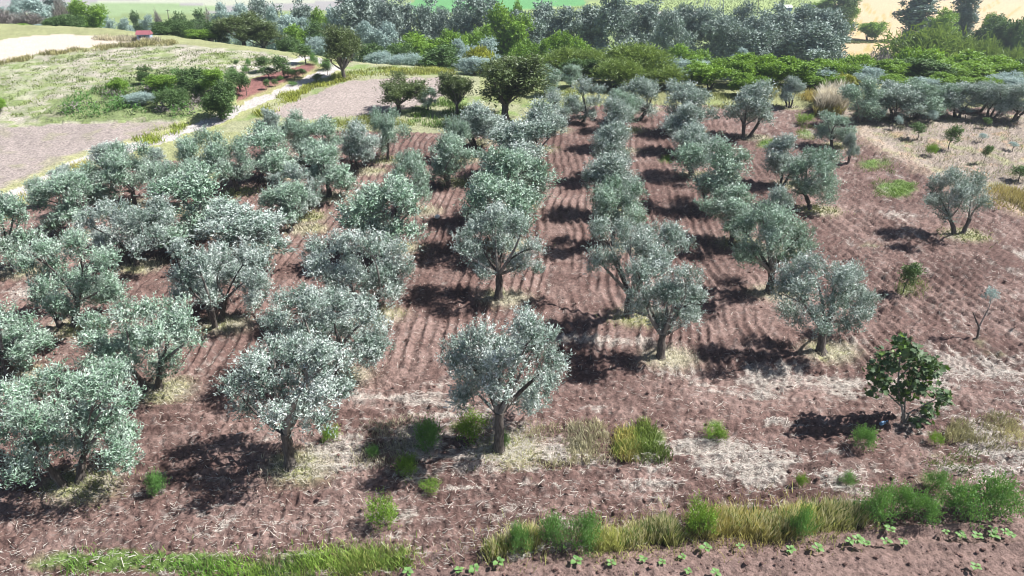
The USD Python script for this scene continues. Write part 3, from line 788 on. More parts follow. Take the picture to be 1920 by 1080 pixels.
for k in range(5):      # tall grey belt trees: an upright oval of many uneven heads
    rng = np.random.default_rng(500 + k)
    make_kind('grey_tree', k, sublobes(rng, tall_lobes(rng, np.linspace(2.0, 9.6, 9), 2.0, 1.05), 2), 11500, 0.31, 0.15, 'grey_leaf', 0.2, 2.2, 1, 12, per=5, shoot=0.6, up=0.6, jit=0.5, inner=0.45)
for k in range(2):
    rng = np.random.default_rng(510 + k)
    for kd, lf in (('silver', 'silver_leaf'), ('green', 'fig_leaf'), ('dark', 'dark_leaf')):
        make_kind(kd + '_tall', k, sublobes(rng, tall_lobes(rng, np.linspace(1.4, 6.6, 7), 1.7, 0.95), 2), 9000, 0.28, 0.15, lf, 0.15, 1.4, 1, 6, per=5, shoot=0.5, up=0.5, inner=0.45)
for k in range(3):
    rng = np.random.default_rng(520 + k)
    make_kind('silver_bush', k, sublobes(rng, blob_lobes(rng, 12, 2.4, (2.2, 2.2, 1.7), 1.05), 3), 9500, 0.27, 0.09, 'silver_leaf', 0.15, 1.0, 2, 6, per=6, shoot=0.7, up=0.5)
    make_kind('green_bush', k, sublobes(rng, blob_lobes(rng, 14, 2.1, (2.2, 2.2, 1.6), 0.95), 3), 12000, 0.23, 0.17, 'fig_leaf', 0.13, 0.8, 2, 6, per=5, shoot=0.5, up=0.4)
    make_kind('dark_bush', k, sublobes(rng, blob_lobes(rng, 12, 2.2, (2.1, 2.1, 1.7), 1.0), 3), 10000, 0.23, 0.15, 'dark_leaf', 0.13, 0.8, 2, 6, per=5, shoot=0.5, up=0.4)
    make_kind('lime_bush', k, blob_lobes(rng, 14, 1.9, (2.0, 2.0, 1.4), 0.8, True), 7500, 0.5, 0.07, 'lime_leaf', 0.10, 0.5, 3, 8, per=6, shoot=1.0, up=0.7, out=0.9, jit=0.25)
    make_kind('almond', k, sublobes(rng, blob_lobes(rng, 15, 2.5, (1.5, 1.5, 1.5), 0.62), 2), 9000, 0.22, 0.075, 'almond_leaf', 0.16, 1.0, 1, 15, per=7, shoot=0.6, up=0.8, out=0.7, inner=0.3)
for k in range(2):
    rng = np.random.default_rng(560 + k)
    P_ = [[rng.normal() * .35, rng.normal() * .35, zz, 0.95 * math.sin(math.pi * min(1, max(0.13, (zz + 1.2) / 17.0))) ** 0.7 + 0.1] for zz in np.linspace(1.2, 14.2, 22)]
    make_kind('column_poplar', k, P_, 7000, 0.40, 0.2, 'grey_leaf', 0.22, 1.6, 1, 3, per=5, shoot=0.5, up=1.3, out=0.3, inner=0.4)
    make_kind('bare_bush', k, blob_lobes(rng, 10, 2.0, (1.8, 1.8, 1.3), 0.8), 3500, 0.55, 0.035, 'bare_twig', 0.10, 0.5, 3, 10, per=5, shoot=0.9, up=0.6)
    make_kind('yellow_bush', k, blob_lobes(rng, 10, 1.5, (1.6, 1.6, 1.0), 0.8), 4500, 0.28, 0.17, 'yellow_leaf', 0.10, 0.5, 2, 4, per=5, shoot=0.4)
    make_kind('sapling', k, blob_lobes(rng, 6, 1.5, (0.45, 0.45, 0.6), 0.35), 1300, 0.15, 0.07, 'dark_leaf', 0.035, 0.9, 1, 6, per=6, shoot=0.3)
    make_kind('young_olive', k, blob_lobes(rng, 5, 1.5, (0.35, 0.35, 0.45), 0.3), 1300, 0.13, 0.035, 'silver_leaf', 0.03, 0.9, 1, 5, per=7, shoot=0.3)
    make_kind('weed', k, blob_lobes(rng, 14, 0.18, (0.62, 0.62, 0.34), 0.15, True), 2200, 0.07, 0.03, 'fig_leaf', 0.012, 0.1, 4, 8, per=7, shoot=0.30, up=0.8, out=0.9, inner=0.2)
    make_kind('dark_weed', k, blob_lobes(rng, 15, 0.2, (0.62, 0.62, 0.38), 0.17, True), 3000, 0.062, 0.03, 'weed_leaf', 0.012, 0.1, 4, 8, per=7, shoot=0.32, up=0.8, out=0.9, inner=0.2)

NAMES = {'grey_tree': ('poplar_tree', 'tree'), 'silver_bush': ('willow_bush', 'bush'), 'green_bush': ('green_bush', 'bush'), 'dark_bush': ('dark_bush', 'bush'), 'lime_bush': ('feathery_bush', 'bush'), 'almond': ('almond_tree', 'tree'),
         'column_poplar': ('column_poplar', 'poplar'), 'bare_bush': ('leafless_bush', 'bush'), 'yellow_bush': ('yellow_bush', 'bush'), 'sapling': ('sapling', 'sapling'), 'young_olive': ('young_olive', 'sapling'), 'weed': ('weed_clump', 'weed'), 'dark_weed': ('weed_clump', 'weed')}
kind_rng = np.random.default_rng(77)


def put(kind, x0, x1, top, label, y=None, base=None, group=None, wide=1.0):
    """A plant by its box in the photograph; y: its distance where the foot is hidden, base: the pixel row of its foot where it shows."""
    cxp = (x0 + x1) / 2
    b = at(cxp, base) if base is not None else None
    if b is None:
        x = on_depth(cxp, top + 20, y)[0]
        b = np.array([x, y, float(Z(x, y))])
    width = (x1 - x0) * depth_of(b) / FPX
    height = max(on_depth(cxp, top, b[1])[2] - b[2], 0.2)
    name, cat = NAMES[kind]
    tall = kind[:-5] + '_tall'
    if kind.endswith('_bush') and tall in KIND and height / width > 1.35:
        kind = tall
    k = int(kind_rng.integers(len(KIND[kind])))
    proto, ph, pw = KIND[kind][k]
    s = width / pw * 1.08 * wide
    return place(proto, name, label, cat, b - [0, 0, 0.03], kind_rng.uniform(0, 360), (s, s, height / ph), group)


# the belt of tall grey trees in the valley, from left to right
BELT = [(630, 690, -8, 128), (672, 722, -2, 133), (705, 745, 6, 127), (735, 782, 2, 134), (778, 825, 6, 130), (815, 842, 18, 136), (838, 880, 8, 130), (876, 936, -10, 126), (912, 950, 30, 120), (962, 1012, 26, 124), (1000, 1052, 10, 130), (1040, 1090, 18, 128),
        (1082, 1135, 14, 131), (1128, 1180, -12, 126), (1160, 1200, 20, 130), (1195, 1252, 2, 131), (1240, 1285, 24, 122), (1268, 1310, 12, 130), (1300, 1350, 20, 127), (1335, 1370, 24, 134), (1372, 1408, 8, 138), (1352, 1400, 38, 124), (1390, 1450, 28, 127), (1435, 1492, 18, 129), (1480, 1535, 14, 130), (1522, 1578, 22, 127), (1410, 1470, 50, 122), (1490, 1560, 46, 121)]
for i, (x0, x1, top, y) in enumerate(BELT):
    kind_w = 1.05
    put('grey_tree', x0, x1, top, f'tall grey green tree, {ORD[i] if i < 20 else ORD[i - 20] + " of the last trees"} from left in the valley belt' if i < 20 else
        f'tall grey green tree, {ORD[len(BELT) - 1 - i]} from the right in the valley belt', y=y, group='tall grey trees of the valley belt', wide=1.3)
BUSHES = [
    # kind, x0, x1, top, distance, label
    ('silver_bush', 668, 706, 44, 116, 'silvery bush at the foot of the grey belt, left of another silver bush'),
    ('silver_bush', 704, 750, 46, 115, 'silvery drooping bush at the foot of the grey belt, right of its twin'),
    ('green_bush', 742, 795, 76, 100, 'green bush left of the long bright green hedge before the belt'),
    ('green_bush', 765, 832, 66, 106, 'left end of the bright green hedge under the grey belt'),
    ('green_bush', 822, 880, 60, 108, 'middle bush of the bright green hedge under the grey belt'),
    ('green_bush', 866, 925, 54, 112, 'bright green bush at the hedge end left of the dark tree'),
    ('green_bush', 925, 985, 18, 118, 'bright green tree showing between the grey belt trees'),
    ('green_bush', 948, 975, 10, 140, 'small yellow green tree behind the belt before the vivid field'),
    ('dark_bush', 670, 720, 84, 92, 'dark bush right of the tall almond on the lip'),
    ('dark_bush', 712, 770, 85, 93, 'dark green bush in the scrub below the silver bushes'),
    ('silver_bush', 690, 735, 98, 88, 'low grey bush in front of the dark scrub on the lip'),
    ('silver_bush', 728, 782, 100, 87, 'low silver bush before the large dark bush on the lip'),
    ('dark_bush', 776, 862, 86, 91, 'large dark green bush below the bright green hedge'),
    ('silver_bush', 846, 882, 76, 96, 'grey bush above the yellow bush'),
    ('silver_bush', 886, 936, 74, 98, 'grey bush right above the yellow bush'),
    ('yellow_bush', 874, 925, 92, 90, 'yellow bush in the scrub behind the dark almond tree'),
    ('silver_bush', 862, 925, 108, 74, 'pale grey bush below the yellow bush'),
    ('green_bush', 955, 1000, 80, 98, 'bright green bush right of the yellow bush, first of three pointed ones'),
    ('green_bush', 990, 1030, 78, 99, 'bright green pointed bush, second of three under the belt'),
    ('green_bush', 1022, 1065, 65, 102, 'tall bright green pointed bush under the belt'),
    ('green_bush', 1052, 1096, 66, 101, 'bright green bush under the belt above the first feathery bush'),
    ('lime_bush', 1022, 1090, 92, 76, 'dull green feathery bush, leftmost of the feathery bushes'),
    ('lime_bush', 1078, 1145, 94, 74, 'green feathery bush second from left behind the far olives'),
    ('dark_bush', 1070, 1135, 110, 72, 'dark bush in the shade under the feathery bushes'),
    ('lime_bush', 1118, 1196, 112, 66.5, 'lime green feathery bush nearest the far end of the orchard'),
    ('lime_bush', 1148, 1252, 84, 70, 'largest lime green feathery bush behind the orchard rows'),
    ('lime_bush', 1200, 1275, 122, 67, 'low lime feathery bush right behind the orchard rows'),
    ('silver_bush', 1238, 1300, 112, 69, 'silver grey bush right of the largest feathery bush'),
    ('green_bush', 1262, 1318, 88, 100, 'bright green bush at the foot of the belt, right of centre'),
    ('silver_bush', 1282, 1346, 116, 72, 'silver bush behind the green hedge on the right'),
    ('green_bush', 1296, 1368, 120, 67, 'left bush of the broad fig green hedge behind the orchard'),
    ('green_bush', 1352, 1420, 104, 69, 'tallest green bush of the fig green hedge'),
    ('green_bush', 1400, 1472, 108, 68, 'middle bush of the fig green hedge behind the orchard'),
    ('silver_bush', 1372, 1402, 92, 72, 'pale spiky bush rising behind the fig green hedge'),
    ('green_bush', 1455, 1532, 112, 68, 'green bush right of the middle of the fig green hedge'),
    ('silver_bush', 1490, 1560, 124, 69, 'grey bush caught in the fig green hedge'),
    ('green_bush', 1515, 1590, 112, 70, 'right bush of the fig green hedge behind the orchard'),
    ('green_bush', 1530, 1580, 138, 67, 'low green bush before the right end of the green hedge'),
    ('yellow_bush', 1562, 1600, 138, 67.5, 'yellow green bush at the right end of the green hedge'),
    ('silver_bush', 1590, 1650, 126, 69, 'grey willow bush behind the left end of the back olive row'),
    ('green_bush', 1580, 1640, 106, 76, 'green bush below the lower wheat field'),
    ('green_bush', 1632, 1692, 112, 72, 'green bush at the left foot of the large green mound'),
    ('bare_bush', 1625, 1690, 100, 95, 'dark leafless brush at the lower edge of the wheat field'),
    ('lime_bush', 1690, 1815, 58, 112, 'olive green feathery bush on top of the large mound'),
    ('green_bush', 1682, 1745, 92, 88, 'green bush on the left shoulder of the large mound'),
    ('dark_bush', 1678, 1762, 112, 73, 'dark green bush in the middle of the large mound'),
    ('green_bush', 1735, 1830, 98, 80, 'leafy green bush forming the middle of the large mound'),
    ('green_bush', 1770, 1850, 118, 74, 'green bush in the lower front of the large mound'),
    ('lime_bush', 1795, 1870, 78, 112, 'green feathery bush on the right top of the mound'),
    ('green_bush', 1830, 1920, 110, 76, 'green bush at the right foot of the large mound'),
    ('lime_bush', 1855, 1925, 96, 105, 'green feathery bush on the right slope of the mound'),
    ('dark_bush', 1895, 1970, 112, 78, 'dark bush at the right edge beside the mound'),
    ('green_bush', 1752, 1800, 22, 172, 'round green tree between the two column poplars'),
    ('dark_bush', 1828, 1888, 32, 165, 'dark green tree right of the right column poplar'),
    ('green_bush', 1838, 1870, 28, 172, 'bright green treetop above the dark hedge at right'),
    ('dark_bush', 1862, 1920, 42, 160, 'dark tree in the middle of the shaded hedge at right'),
    ('dark_bush', 1888, 1965, 34, 158, 'dark tree of the shaded hedge at the right edge'),
    ('dark_bush', 1548, 1600, -12, 230, 'dark tree on the upper edge of the wheat field'),
    ('green_bush', 1580, 1612, -10, 235, 'bright green tree on the upper edge of the wheat field'),
    ('green_bush', 1520, 1560, 0, 235, 'green scrub left of the dark tree above the wheat'),
    ('silver_bush', 1530, 1565, 22, 180, 'small grey bush at the left edge of the wheat field'),
    ('dark_bush', 1455, 1470, 0, 300, 'small dark tree beside the far blue and white hut'),
    # upper left
    ('silver_bush', -20, 25, 14, 125, 'grey green willow at the upper left corner'),
    ('silver_bush', 18, 56, 0, 135, 'dark willow second from the upper left corner'),
    ('silver_bush', 44, 98, 0, 130, 'broad drooping willow near the upper left corner'),
    ('grey_tree', 84, 126, -14, 140, 'tall dark tree behind the willows at upper left'),
    ('bare_bush', 94, 122, 0, 122, 'tall leafless grey tree among the upper left willows'),
    ('green_bush', 116, 150, 8, 132, 'green tree right of the leafless grey tree'),
    ('green_bush', 142, 188, 5, 130, 'light green tree behind the dark green bush at upper left'),
    ('dark_bush', 82, 122, 34, 108, 'left half of the dark green bush pair above the cream field'),
    ('dark_bush', 108, 156, 28, 109, 'right half of the dark green bush pair above the cream field'),
    ('bare_bush', -10, 34, 20, 116, 'leafless brown bush at the left edge'),
    ('bare_bush', 30, 80, 24, 113, 'leafless pinkish grey bush above the cream field'),
    ('green_bush', 10, 50, 46, 108, 'low green scrub under the leafless bushes'),
    ('silver_bush', 70, 90, 45, 108, 'small grey bush left of the dark green pair'),
    ('silver_bush', 150, 180, 30, 150, 'blue green bush right of the dark green pair'),
    ('silver_bush', 186, 209, 27, 165, 'rounded blue green bush alone before the far field'),
    ('dark_bush', 246, 268, 24, 190, 'small dark tree pair on the far field edge'),
    ('silver_bush', 226, 250, 36, 180, 'low grey bush left of the far tree pair'),
    ('silver_bush', 270, 292, 30, 185, 'small blue green bush left of the leaning pole'),
    ('bare_bush', 292, 306, 24, 195, 'small bare tree just left of the leaning pole'),
    ('dark_bush', 322, 350, 26, 180, 'small dark tree just right of the leaning pole'),
    ('dark_bush', 348, 386, 22, 178, 'round dark tree right of the leaning pole'),
    ('bare_bush', 384, 398, 22, 182, 'thin reddish grey tree left of a round grey tree'),
    ('silver_bush', 396, 426, 8, 175, 'round grey green tree at top left of centre'),
    ('silver_bush', 426, 466, 10, 178, 'grey trees between the two round grey trees'),
    ('grey_tree', 462, 520, -6, 150, 'tall grey willow behind the big olive green bush'),
    ('silver_bush', 500, 530, 16, 140, 'grey green willow right of the tall grey willow'),
    ('grey_tree', 545, 590, 5, 150, 'round topped grey tree left of the valley belt'),
    ('silver_bush', 500, 560, 32, 122, 'pale silver bush behind the big olive green bush'),
    ('green_bush', 586, 622, 22, 138, 'green tree between the round grey tree and the belt'),
    ('silver_bush', 600, 645, 20, 132, 'light grey green trees left of the belt'),
    ('dark_bush', 575, 625, 44, 110, 'dark green bush behind the tall almond'),
    ('green_bush', 530, 570, 49, 108, 'yellow green bush behind the garden'),
    ('silver_bush', 552, 585, 36, 118, 'grey bush between silver and green ones behind the garden'),
    ('silver_bush', 570, 618, 72, 92, 'grey bush just left of the tall almond'),
    ('dark_bush', 520, 560, 72, 95, 'dark grey green bush right of the big olive green bush'),
    ('dark_bush', 282, 336, 42, 97, 'black green tree right of the red roofed shed'),
    ('dark_bush', 318, 362, 38, 98, 'dark tree second right of the red roofed shed'),
    ('green_bush', 352, 396, 56, 95, 'light green bush right of the dark trees by the shed'),
    ('dark_bush', 388, 430, 40, 97, 'dark conical tree left of the big olive green bush'),
    ('almond', 418, 486, 28, 96, 'left half of the big olive green tree on the left lip'),
    ('almond', 458, 522, 42, 95, 'right half of the big olive green tree on the left lip'),
]
for kind, x0, x1, top, y, label in BUSHES:
    put(kind, x0, x1, top, label, y=y)
for i, (x0, x1, top, label) in enumerate([(1708, 1764, -45, 'left of the two column poplars at the upper right'), (1803, 1840, -40, 'right and slimmer of the two column poplars at the upper right')]):
    put('column_poplar', x0, x1, top, label, y=178)
put('green_bush', 1604, 1650, 42, 'round green bush alone in the wheat field', base=75)
put('almond', 892, 1002, 106, 'large dark almond tree at the far end of the centre row', base=222)
put('almond', 710, 786, 142, 'dark almond tree at the corner of the light furrowed plot', base=210)
put('almond', 832, 882, 138, 'open light almond tree between the dark almonds', base=212)
put('almond', 615, 674, 50, 'tall dark almond tree beside the pale track on the lip', base=150)
put('dark_bush', 388, 446, 154, 'dark green bush hanging over the pale track beside the weedy bank', base=224)
put('dark_bush', 264, 288, 124, 'small dark upright bush on top of the weedy bank', base=160)
put('green_bush', -22, 16, 186, 'green bush just entering at the left edge', base=212)
put('green_bush', 210, 245, 148, 'small bright green bush on the weedy bank', base=178)
put('green_bush', 296, 345, 140, 'green bush on the crown of the weedy bank, left of a darker one', base=170)
put('dark_bush', 335, 398, 132, 'broad darker green bush on the crown of the weedy bank', base=180)
put('dark_bush', 300, 352, 168, 'low dark green bush lower on the weedy bank', base=206)
put('silver_bush', 236, 290, 172, 'dull grey green scrub in the middle of the weedy bank', base=200)
for i, (kd, x0, x1, top, base) in enumerate([('green_bush', 1655, 1706, 142, 172), ('silver_bush', 1700, 1752, 146, 172), ('green_bush', 1745, 1806, 140, 172), ('green_bush', 1798, 1862, 144, 172), ('silver_bush', 1852, 1925, 140, 172), ('green_bush', 1380, 1430, 140, 180)]):
    put(kd, x0, x1, top, ['green bush behind the left part of the back olive row', 'grey green bush behind the back olive row, left one', 'bright bush behind the middle of the back olive row', 'green bush behind the right part of the back olive row',
                          'grey green bush behind the right end of the back olive row', 'low green bush behind the olive with the forked trunk'][i], base=base)
put('green_bush', 385, 425, 130, 'upright green bush between the bank and the garden', base=190)
# garden saplings
GARDEN = [(425, 450, 124, 152), (452, 472, 138, 178), (478, 505, 106, 135), (455, 470, 122, 137), (515, 548, 105, 148), (438, 448, 112, 126), (460, 470, 108, 124), (494, 506, 148, 168), (556, 590, 84, 120), (578, 596, 100, 122), (530, 552, 128, 146), (560, 576, 128, 145),
          (520, 535, 140, 150), (585, 604, 138, 156), (510, 522, 148, 162), (600, 625, 108, 130), (546, 560, 130, 150), (488, 520, 126, 148), (540, 555, 152, 160), (606, 622, 118, 140), (430, 470, 136, 172), (405, 440, 160, 190)]
for i, (x0, x1, top, base) in enumerate(GARDEN):
    put('sapling' if i % 3 else 'dark_weed', x0, x1, top, f'garden sapling on red soil, {ORD[i] if i < 20 else "lowest"} of the plot beside the track' if i < 21 else 'garden sapling at the left end of the red soil plot', base=base, group='saplings of the small garden')
# saplings of the dry field and stray young plants
for kind, x0, x1, top, base, label in [
        ('young_olive', 1632, 1654, 203, 232, 'young olive sapling before the back olive row, first from left'), ('young_olive', 1676, 1690, 217, 244, 'thin pale sapling in the dry field, second from left'),
        ('sapling', 1708, 1732, 230, 260, 'dark leafy sapling in the dry field above a weed'), ('sapling', 1765, 1792, 236, 280, 'largest dark leafy sapling in the dry field'),
        ('young_olive', 1730, 1750, 206, 236, 'grey sapling before the middle of the back olive row'), ('young_olive', 1742, 1762, 198, 214, 'round silver bush before the back olive row'),
        ('young_olive', 1798, 1824, 200, 220, 'round silver bush beside a trunk of the back olive row'), ('young_olive', 1832, 1848, 250, 266, 'small grey sapling in the right of the dry field'),
        ('young_olive', 1890, 1908, 266, 282, 'small round grey sapling near the right edge'), ('sapling', 1836, 1852, 272, 305, 'bare dark stake like sapling in the dry field'),
        ('sapling', 1895, 1925, 312, 338, 'leafy sapling at the right edge of the dry field'), ('sapling', 1842, 1856, 220, 240, 'short stump with sprouts in the dry field'),
        ('sapling', 1678, 1712, 492, 548, 'green sapling in a grass tuft on the right soil')]:
    put(kind, x0, x1, top, label, base=base)
# green weeds of the foreground
for kind, x0, x1, top, base, label in [
        ('dark_weed', 1612, 1668, 915, 972, 'left half of the green weed bush right of the yellow grass'), ('dark_weed', 1660, 1712, 905, 958, 'right half of the green weed bush right of the yellow grass'),
        ('dark_weed', 1703, 1758, 928, 980, 'small round green weed bush between two larger ones'),
        ('dark_weed', 1763, 1845, 915, 975, 'left part of the big green weed bush at lower right'), ('dark_weed', 1825, 1905, 900, 968, 'right part of the big green weed bush at lower right'),
        ('dark_weed', 1728, 1770, 880, 915, 'lone green weed above the gap in the weed bushes'),
        ('dark_weed', 950, 992, 985, 1036, 'dark green weed at the left end of the yellow grass strip'), ('dark_weed', 1012, 1068, 968, 1026, 'tall dark weed in the yellow grass strip, left of its twin'),
        ('dark_weed', 1062, 1120, 958, 1020, 'tall dark weed in the yellow grass strip, right of its twin'), ('weed', 1280, 1335, 940, 995, 'green weed between two parts of the yellow grass'),
        ('dark_weed', 1478, 1520, 948, 1002, 'dark weed near the right end of the yellow grass strip'), ('weed', 695, 750, 935, 985, 'grey green weed alone on the soil at lower centre'),
        ('dark_weed', 785, 835, 780, 840, 'dark weed in the shadow of the front centre tree, left one'), ('weed', 865, 918, 772, 815, 'weed against the trunk side of the front centre tree'),
        ('weed', 740, 780, 860, 892, 'green weed at the lower edge of the front centre shadow'), ('dark_weed', 690, 715, 832, 852, 'small weed left of the front centre shadow'),
        ('dark_weed', 935, 955, 805, 840, 'dark sprouts at the foot of the front centre trunk'), ('weed', 790, 822, 900, 920, 'small green weed below the front centre shadow'),
        ('dark_weed', 285, 320, 880, 925, 'green weed at the left tip of the big left shadow'), ('weed', 1315, 1352, 795, 820, 'green weed on the soil right of the grass patch'),
        ('dark_weed', 1575, 1602, 885, 906, 'small dark weed on the soil above the yellow grass'), ('weed', 1495, 1515, 890, 910, 'small green weed left of another small weed'),
        ('weed', 1740, 1765, 812, 832, 'green tuft below the fig tree'), ('weed', 610, 640, 800, 826, 'green weed beside the front left tree'),
        ('dark_weed', 1600, 1640, 800, 842, 'weed clump in the shadow of the fig tree'), ('weed', 1490, 1520, 212, 232, 'green weed near the pale dry bush'),
        ('weed', 1735, 1755, 268, 290, 'green weed under the saplings of the dry field')]:
    put(kind, x0, x1, top, label, base=base)

# the bent sapling with one tuft
b = at(1833, 632)
t = thing('bent_sapling', 'bent leafless young olive with one small leafy tuft at its tip', 'sapling', b)
rng = np.random.default_rng(900)
dp = depth_of(b)
q = lambda px, py: on_depth(px, py, b[1]) - b
obj('trunk', tube([(0, 0, -.1), q(1836, 615), q(1830, 600), q(1824, 585)], [0.05, 0.04, 0.03, 0.018], 6), M['bark'], t, smooth=60)
obj('limb', tube([q(1836, 612), q(1846, 592), q(1855, 575), q(1859, 560)], [0.03, 0.022, 0.018, 0.012], 5), M['limb_bark'], t, smooth=60)
V, Fc, tn = crown(rng, [[*q(1857, 558), 0.2], [*q(1858, 550), 0.16]], 500, 0.09, 0.03, per=7, shoot=0.18)
obj('crown', (V, Fc), M['silver_leaf'], t, tone=tn)

# the young fig tree: large lobed leaves, each one a part
b = at(1695, 792)
rng = np.random.default_rng(910)
t = thing('fig_tree', 'young fig tree with large dark lobed leaves at right foreground', 'fig tree', b)
dp = depth_of(b)
stems = [[(1697, 792), (1690, 760), (1682, 735), (1681, 700), (1683, 660), (1684, 640)], [(1697, 792), (1698, 755), (1706, 735), (1716, 700), (1722, 680)], [(1697, 792), (1702, 770), (1722, 755), (1750, 735), (1766, 745)], [(1690, 762), (1672, 745), (1652, 725), (1640, 715)], [(1683, 715), (1698, 696), (1712, 684), (1730, 672)], [(1700, 775), (1722, 785), (1740, 770)]]
fig_pts = []
for i, s in enumerate(stems):
    pts = np.array([q0 + [0, o, 0] for q0, o in zip([on_depth(px, py, b[1]) - b for px, py in s], np.linspace(0, rng.uniform(-0.5, 0.5), len(s)))])
    if i in (0, 1, 2):
        pts[0, 2] = -0.1
    obj('trunk' if i == 0 else 'limb', tube(pts, np.linspace(0.05 if i == 0 else 0.032, 0.012, len(pts)), 6), M['limb_bark'], t, smooth=60)
masses = [(1690, 642, 22), (1705, 655, 20), (1660, 675, 24), (1640, 695, 20), (1650, 715, 22), (1680, 690, 14), (1715, 668, 20), (1740, 680, 20), (1755, 690, 16), (1720, 700, 24), (1745, 705, 20), (1700, 725, 22), (1725, 730, 20), (1690, 745, 16), (1635, 735, 14), (1765, 745, 20), (1745, 770, 17), (1715, 790, 14), (1775, 740, 10), (1670, 730, 14), (1740, 785, 10)]
lobe_ang = np.linspace(-2.5, 2.5, 11)
lobe_r = np.array([.45, .62, .42, .80, .5, 1.0, .5, .80, .42, .62, .45])
star = np.stack([np.sin(lobe_ang) * lobe_r * 0.62, np.cos(lobe_ang) * lobe_r * 0.62 + 0.25], -1)
LEAF2 = np.vstack([[0, 0], star])
fig_leaves = 0
fig_more = []
for (mx, my, mr) in masses * 4:
    cpt = on_depth(mx, my, b[1] + rng.uniform(-0.45, 0.45)) - b
    R = mr * dp / FPX
    for _ in range(int(14 * (mr / 20.0) ** 2)):
        d = unit(rng.normal(size=3) + [0, 0, .3])
        c = cpt + d * R * (0.3 + 0.7 * rng.random())
        nrm = unit(np.array([0, 0, 0.7]) + rng.normal(size=3) * 0.6 + d * 0.7)
        ydir = unit(np.cross(nrm, unit(rng.normal(size=3))))
        xdir = np.cross(ydir, nrm)
        s = 0.24 * (0.7 + 0.6 * rng.random())
        pts = c + (LEAF2[:, :1] * xdir + LEAF2[:, 1:] * ydir) * s + nrm * s * 0.12 * np.abs(LEAF2[:, :1])
        Fc = [[0, j, j + 1] for j in range(1, 11)]
        if fig_leaves >= 296:
            fig_more.append((pts, np.array(Fc)))
            continue
        obj('leaf', (pts, np.array(Fc)), M['fig_dark' if rng.random() < 0.8 else 'fig_leaf'], t, tone=np.full(len(pts), 0.7 * rng.random()))
        fig_leaves += 1
ff = join(fig_more)
tag(obj('foliage', ff, M['fig_dark'], t, tone=np.repeat(rng.random(len(fig_more)), 12)), None, None, None, 'stuff')

# ------------------------------------------------------------------ grass, straw, clods


def ground_z(x, y):
    return Z(x, y)


def blades(rng, x, y, h, w, lean, colr, var=0.25, zoff=0.0, droop=0.25):
    n = len(x)
    z = ground_z(x, y) + zoff - 0.02
    a = rng.uniform(0, 2 * np.pi, n)
    l = lean * (0.3 + rng.random(n))
    hh = h * (0.45 + 0.7 * rng.random(n)) * (0.35 + 0.7 * f2(np.asarray(x, float), np.asarray(y, float), 0.9, 19, 2) + 0.6 * f2(np.asarray(x, float), np.asarray(y, float), 0.28, 20, 1))
    tip = np.stack([x + np.cos(a) * l * hh, y + np.sin(a) * l * hh, z + hh * np.sqrt(np.clip(1 - (l * 0.8) ** 2, 0.02, 1))], -1)
    b0 = np.stack([x, y, z], -1)
    m = b0 * 0.45 + tip * 0.55 + np.array([0, 0, 1.0]) * (hh * droop * l)[:, None]
    a2 = rng.uniform(0, 2 * np.pi, n)
    s = np.stack([np.cos(a2), np.sin(a2), np.zeros(n)], -1) * (w * (0.7 + 0.6 * rng.random(n)))[:, None] / 2
    V = np.stack([b0 - s, b0 + s, m + s * 0.8, m - s * 0.8, tip], 1).reshape(-1, 3)
    k = np.arange(n)[:, None] * 5
    Fc = np.concatenate([k + [0, 1, 2], k + [0, 2, 3], k + [3, 2, 4]], 0)
    cl = np.asarray(colr, float)
    if cl.ndim == 1:
        cl = np.repeat(cl[None], n, 0)
    cl = cl * (1 - var + 2 * var * rng.random((n, 1)))
    tn_ = np.clip((f2(np.asarray(x, float), np.asarray(y, float), 1.1, 23, 2) - 0.35) * 1.6, 0, 1)[:, None]
    cl = cl * (0.7 + 0.5 * tn_) + tn_ * np.array([0.06, 0.045, 0.01])
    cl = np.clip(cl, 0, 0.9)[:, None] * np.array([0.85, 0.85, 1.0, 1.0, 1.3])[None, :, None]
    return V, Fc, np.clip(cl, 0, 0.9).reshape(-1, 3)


def poly_points(rng, polypx, n):
    """n points spread evenly over a piece of the ground given by its outline in the photograph."""
    w = np.array([at(*p)[:2] for p in polypx])
    lo, hi = w.min(0), w.max(0)
    out = np.zeros((0, 2))
    while len(out) < n:
        c = rng.uniform(lo, hi, (n * 3, 2))
        out = np.vstack([out, c[inside(w, c[:, 0], c[:, 1])]])
    x, y = out[:n, 0], out[:n, 1]
    q = 0.035 * (hi - lo).max() + 0.25
    return x + (f2(x, y, 1.3, 14, 2) - 0.5) * 2.6 * q, y + (f2(x, y, 1.3, 15, 2) - 0.5) * 2.2 * q


def clumped(rng, x, y, s, thr, seed):
    k = f2(x, y, s, seed, 2) + 0.3 * (rng.random(len(x)) - 0.35) > thr
    return x[k] + rng.normal(size=k.sum()) * s * 0.12, y[k] + rng.normal(size=k.sum()) * s * 0.12


class Stuff:
    def __init__(self):
        self.p = []

    def add(self, t):
        self.p.append(t)

    def build(self, name, label, cat):
        o, Vs, Fs, Cs = 0, [], [], []
        for V, Fc, C in self.p:
            Vs.append(V), Fs.append(Fc + o), Cs.append(C)
            o += len(V)
        tag(obj(name, (np.vstack(Vs), np.vstack(Fs)), M['blade'], col=np.vstack(Cs)), label, cat, None, 'stuff')


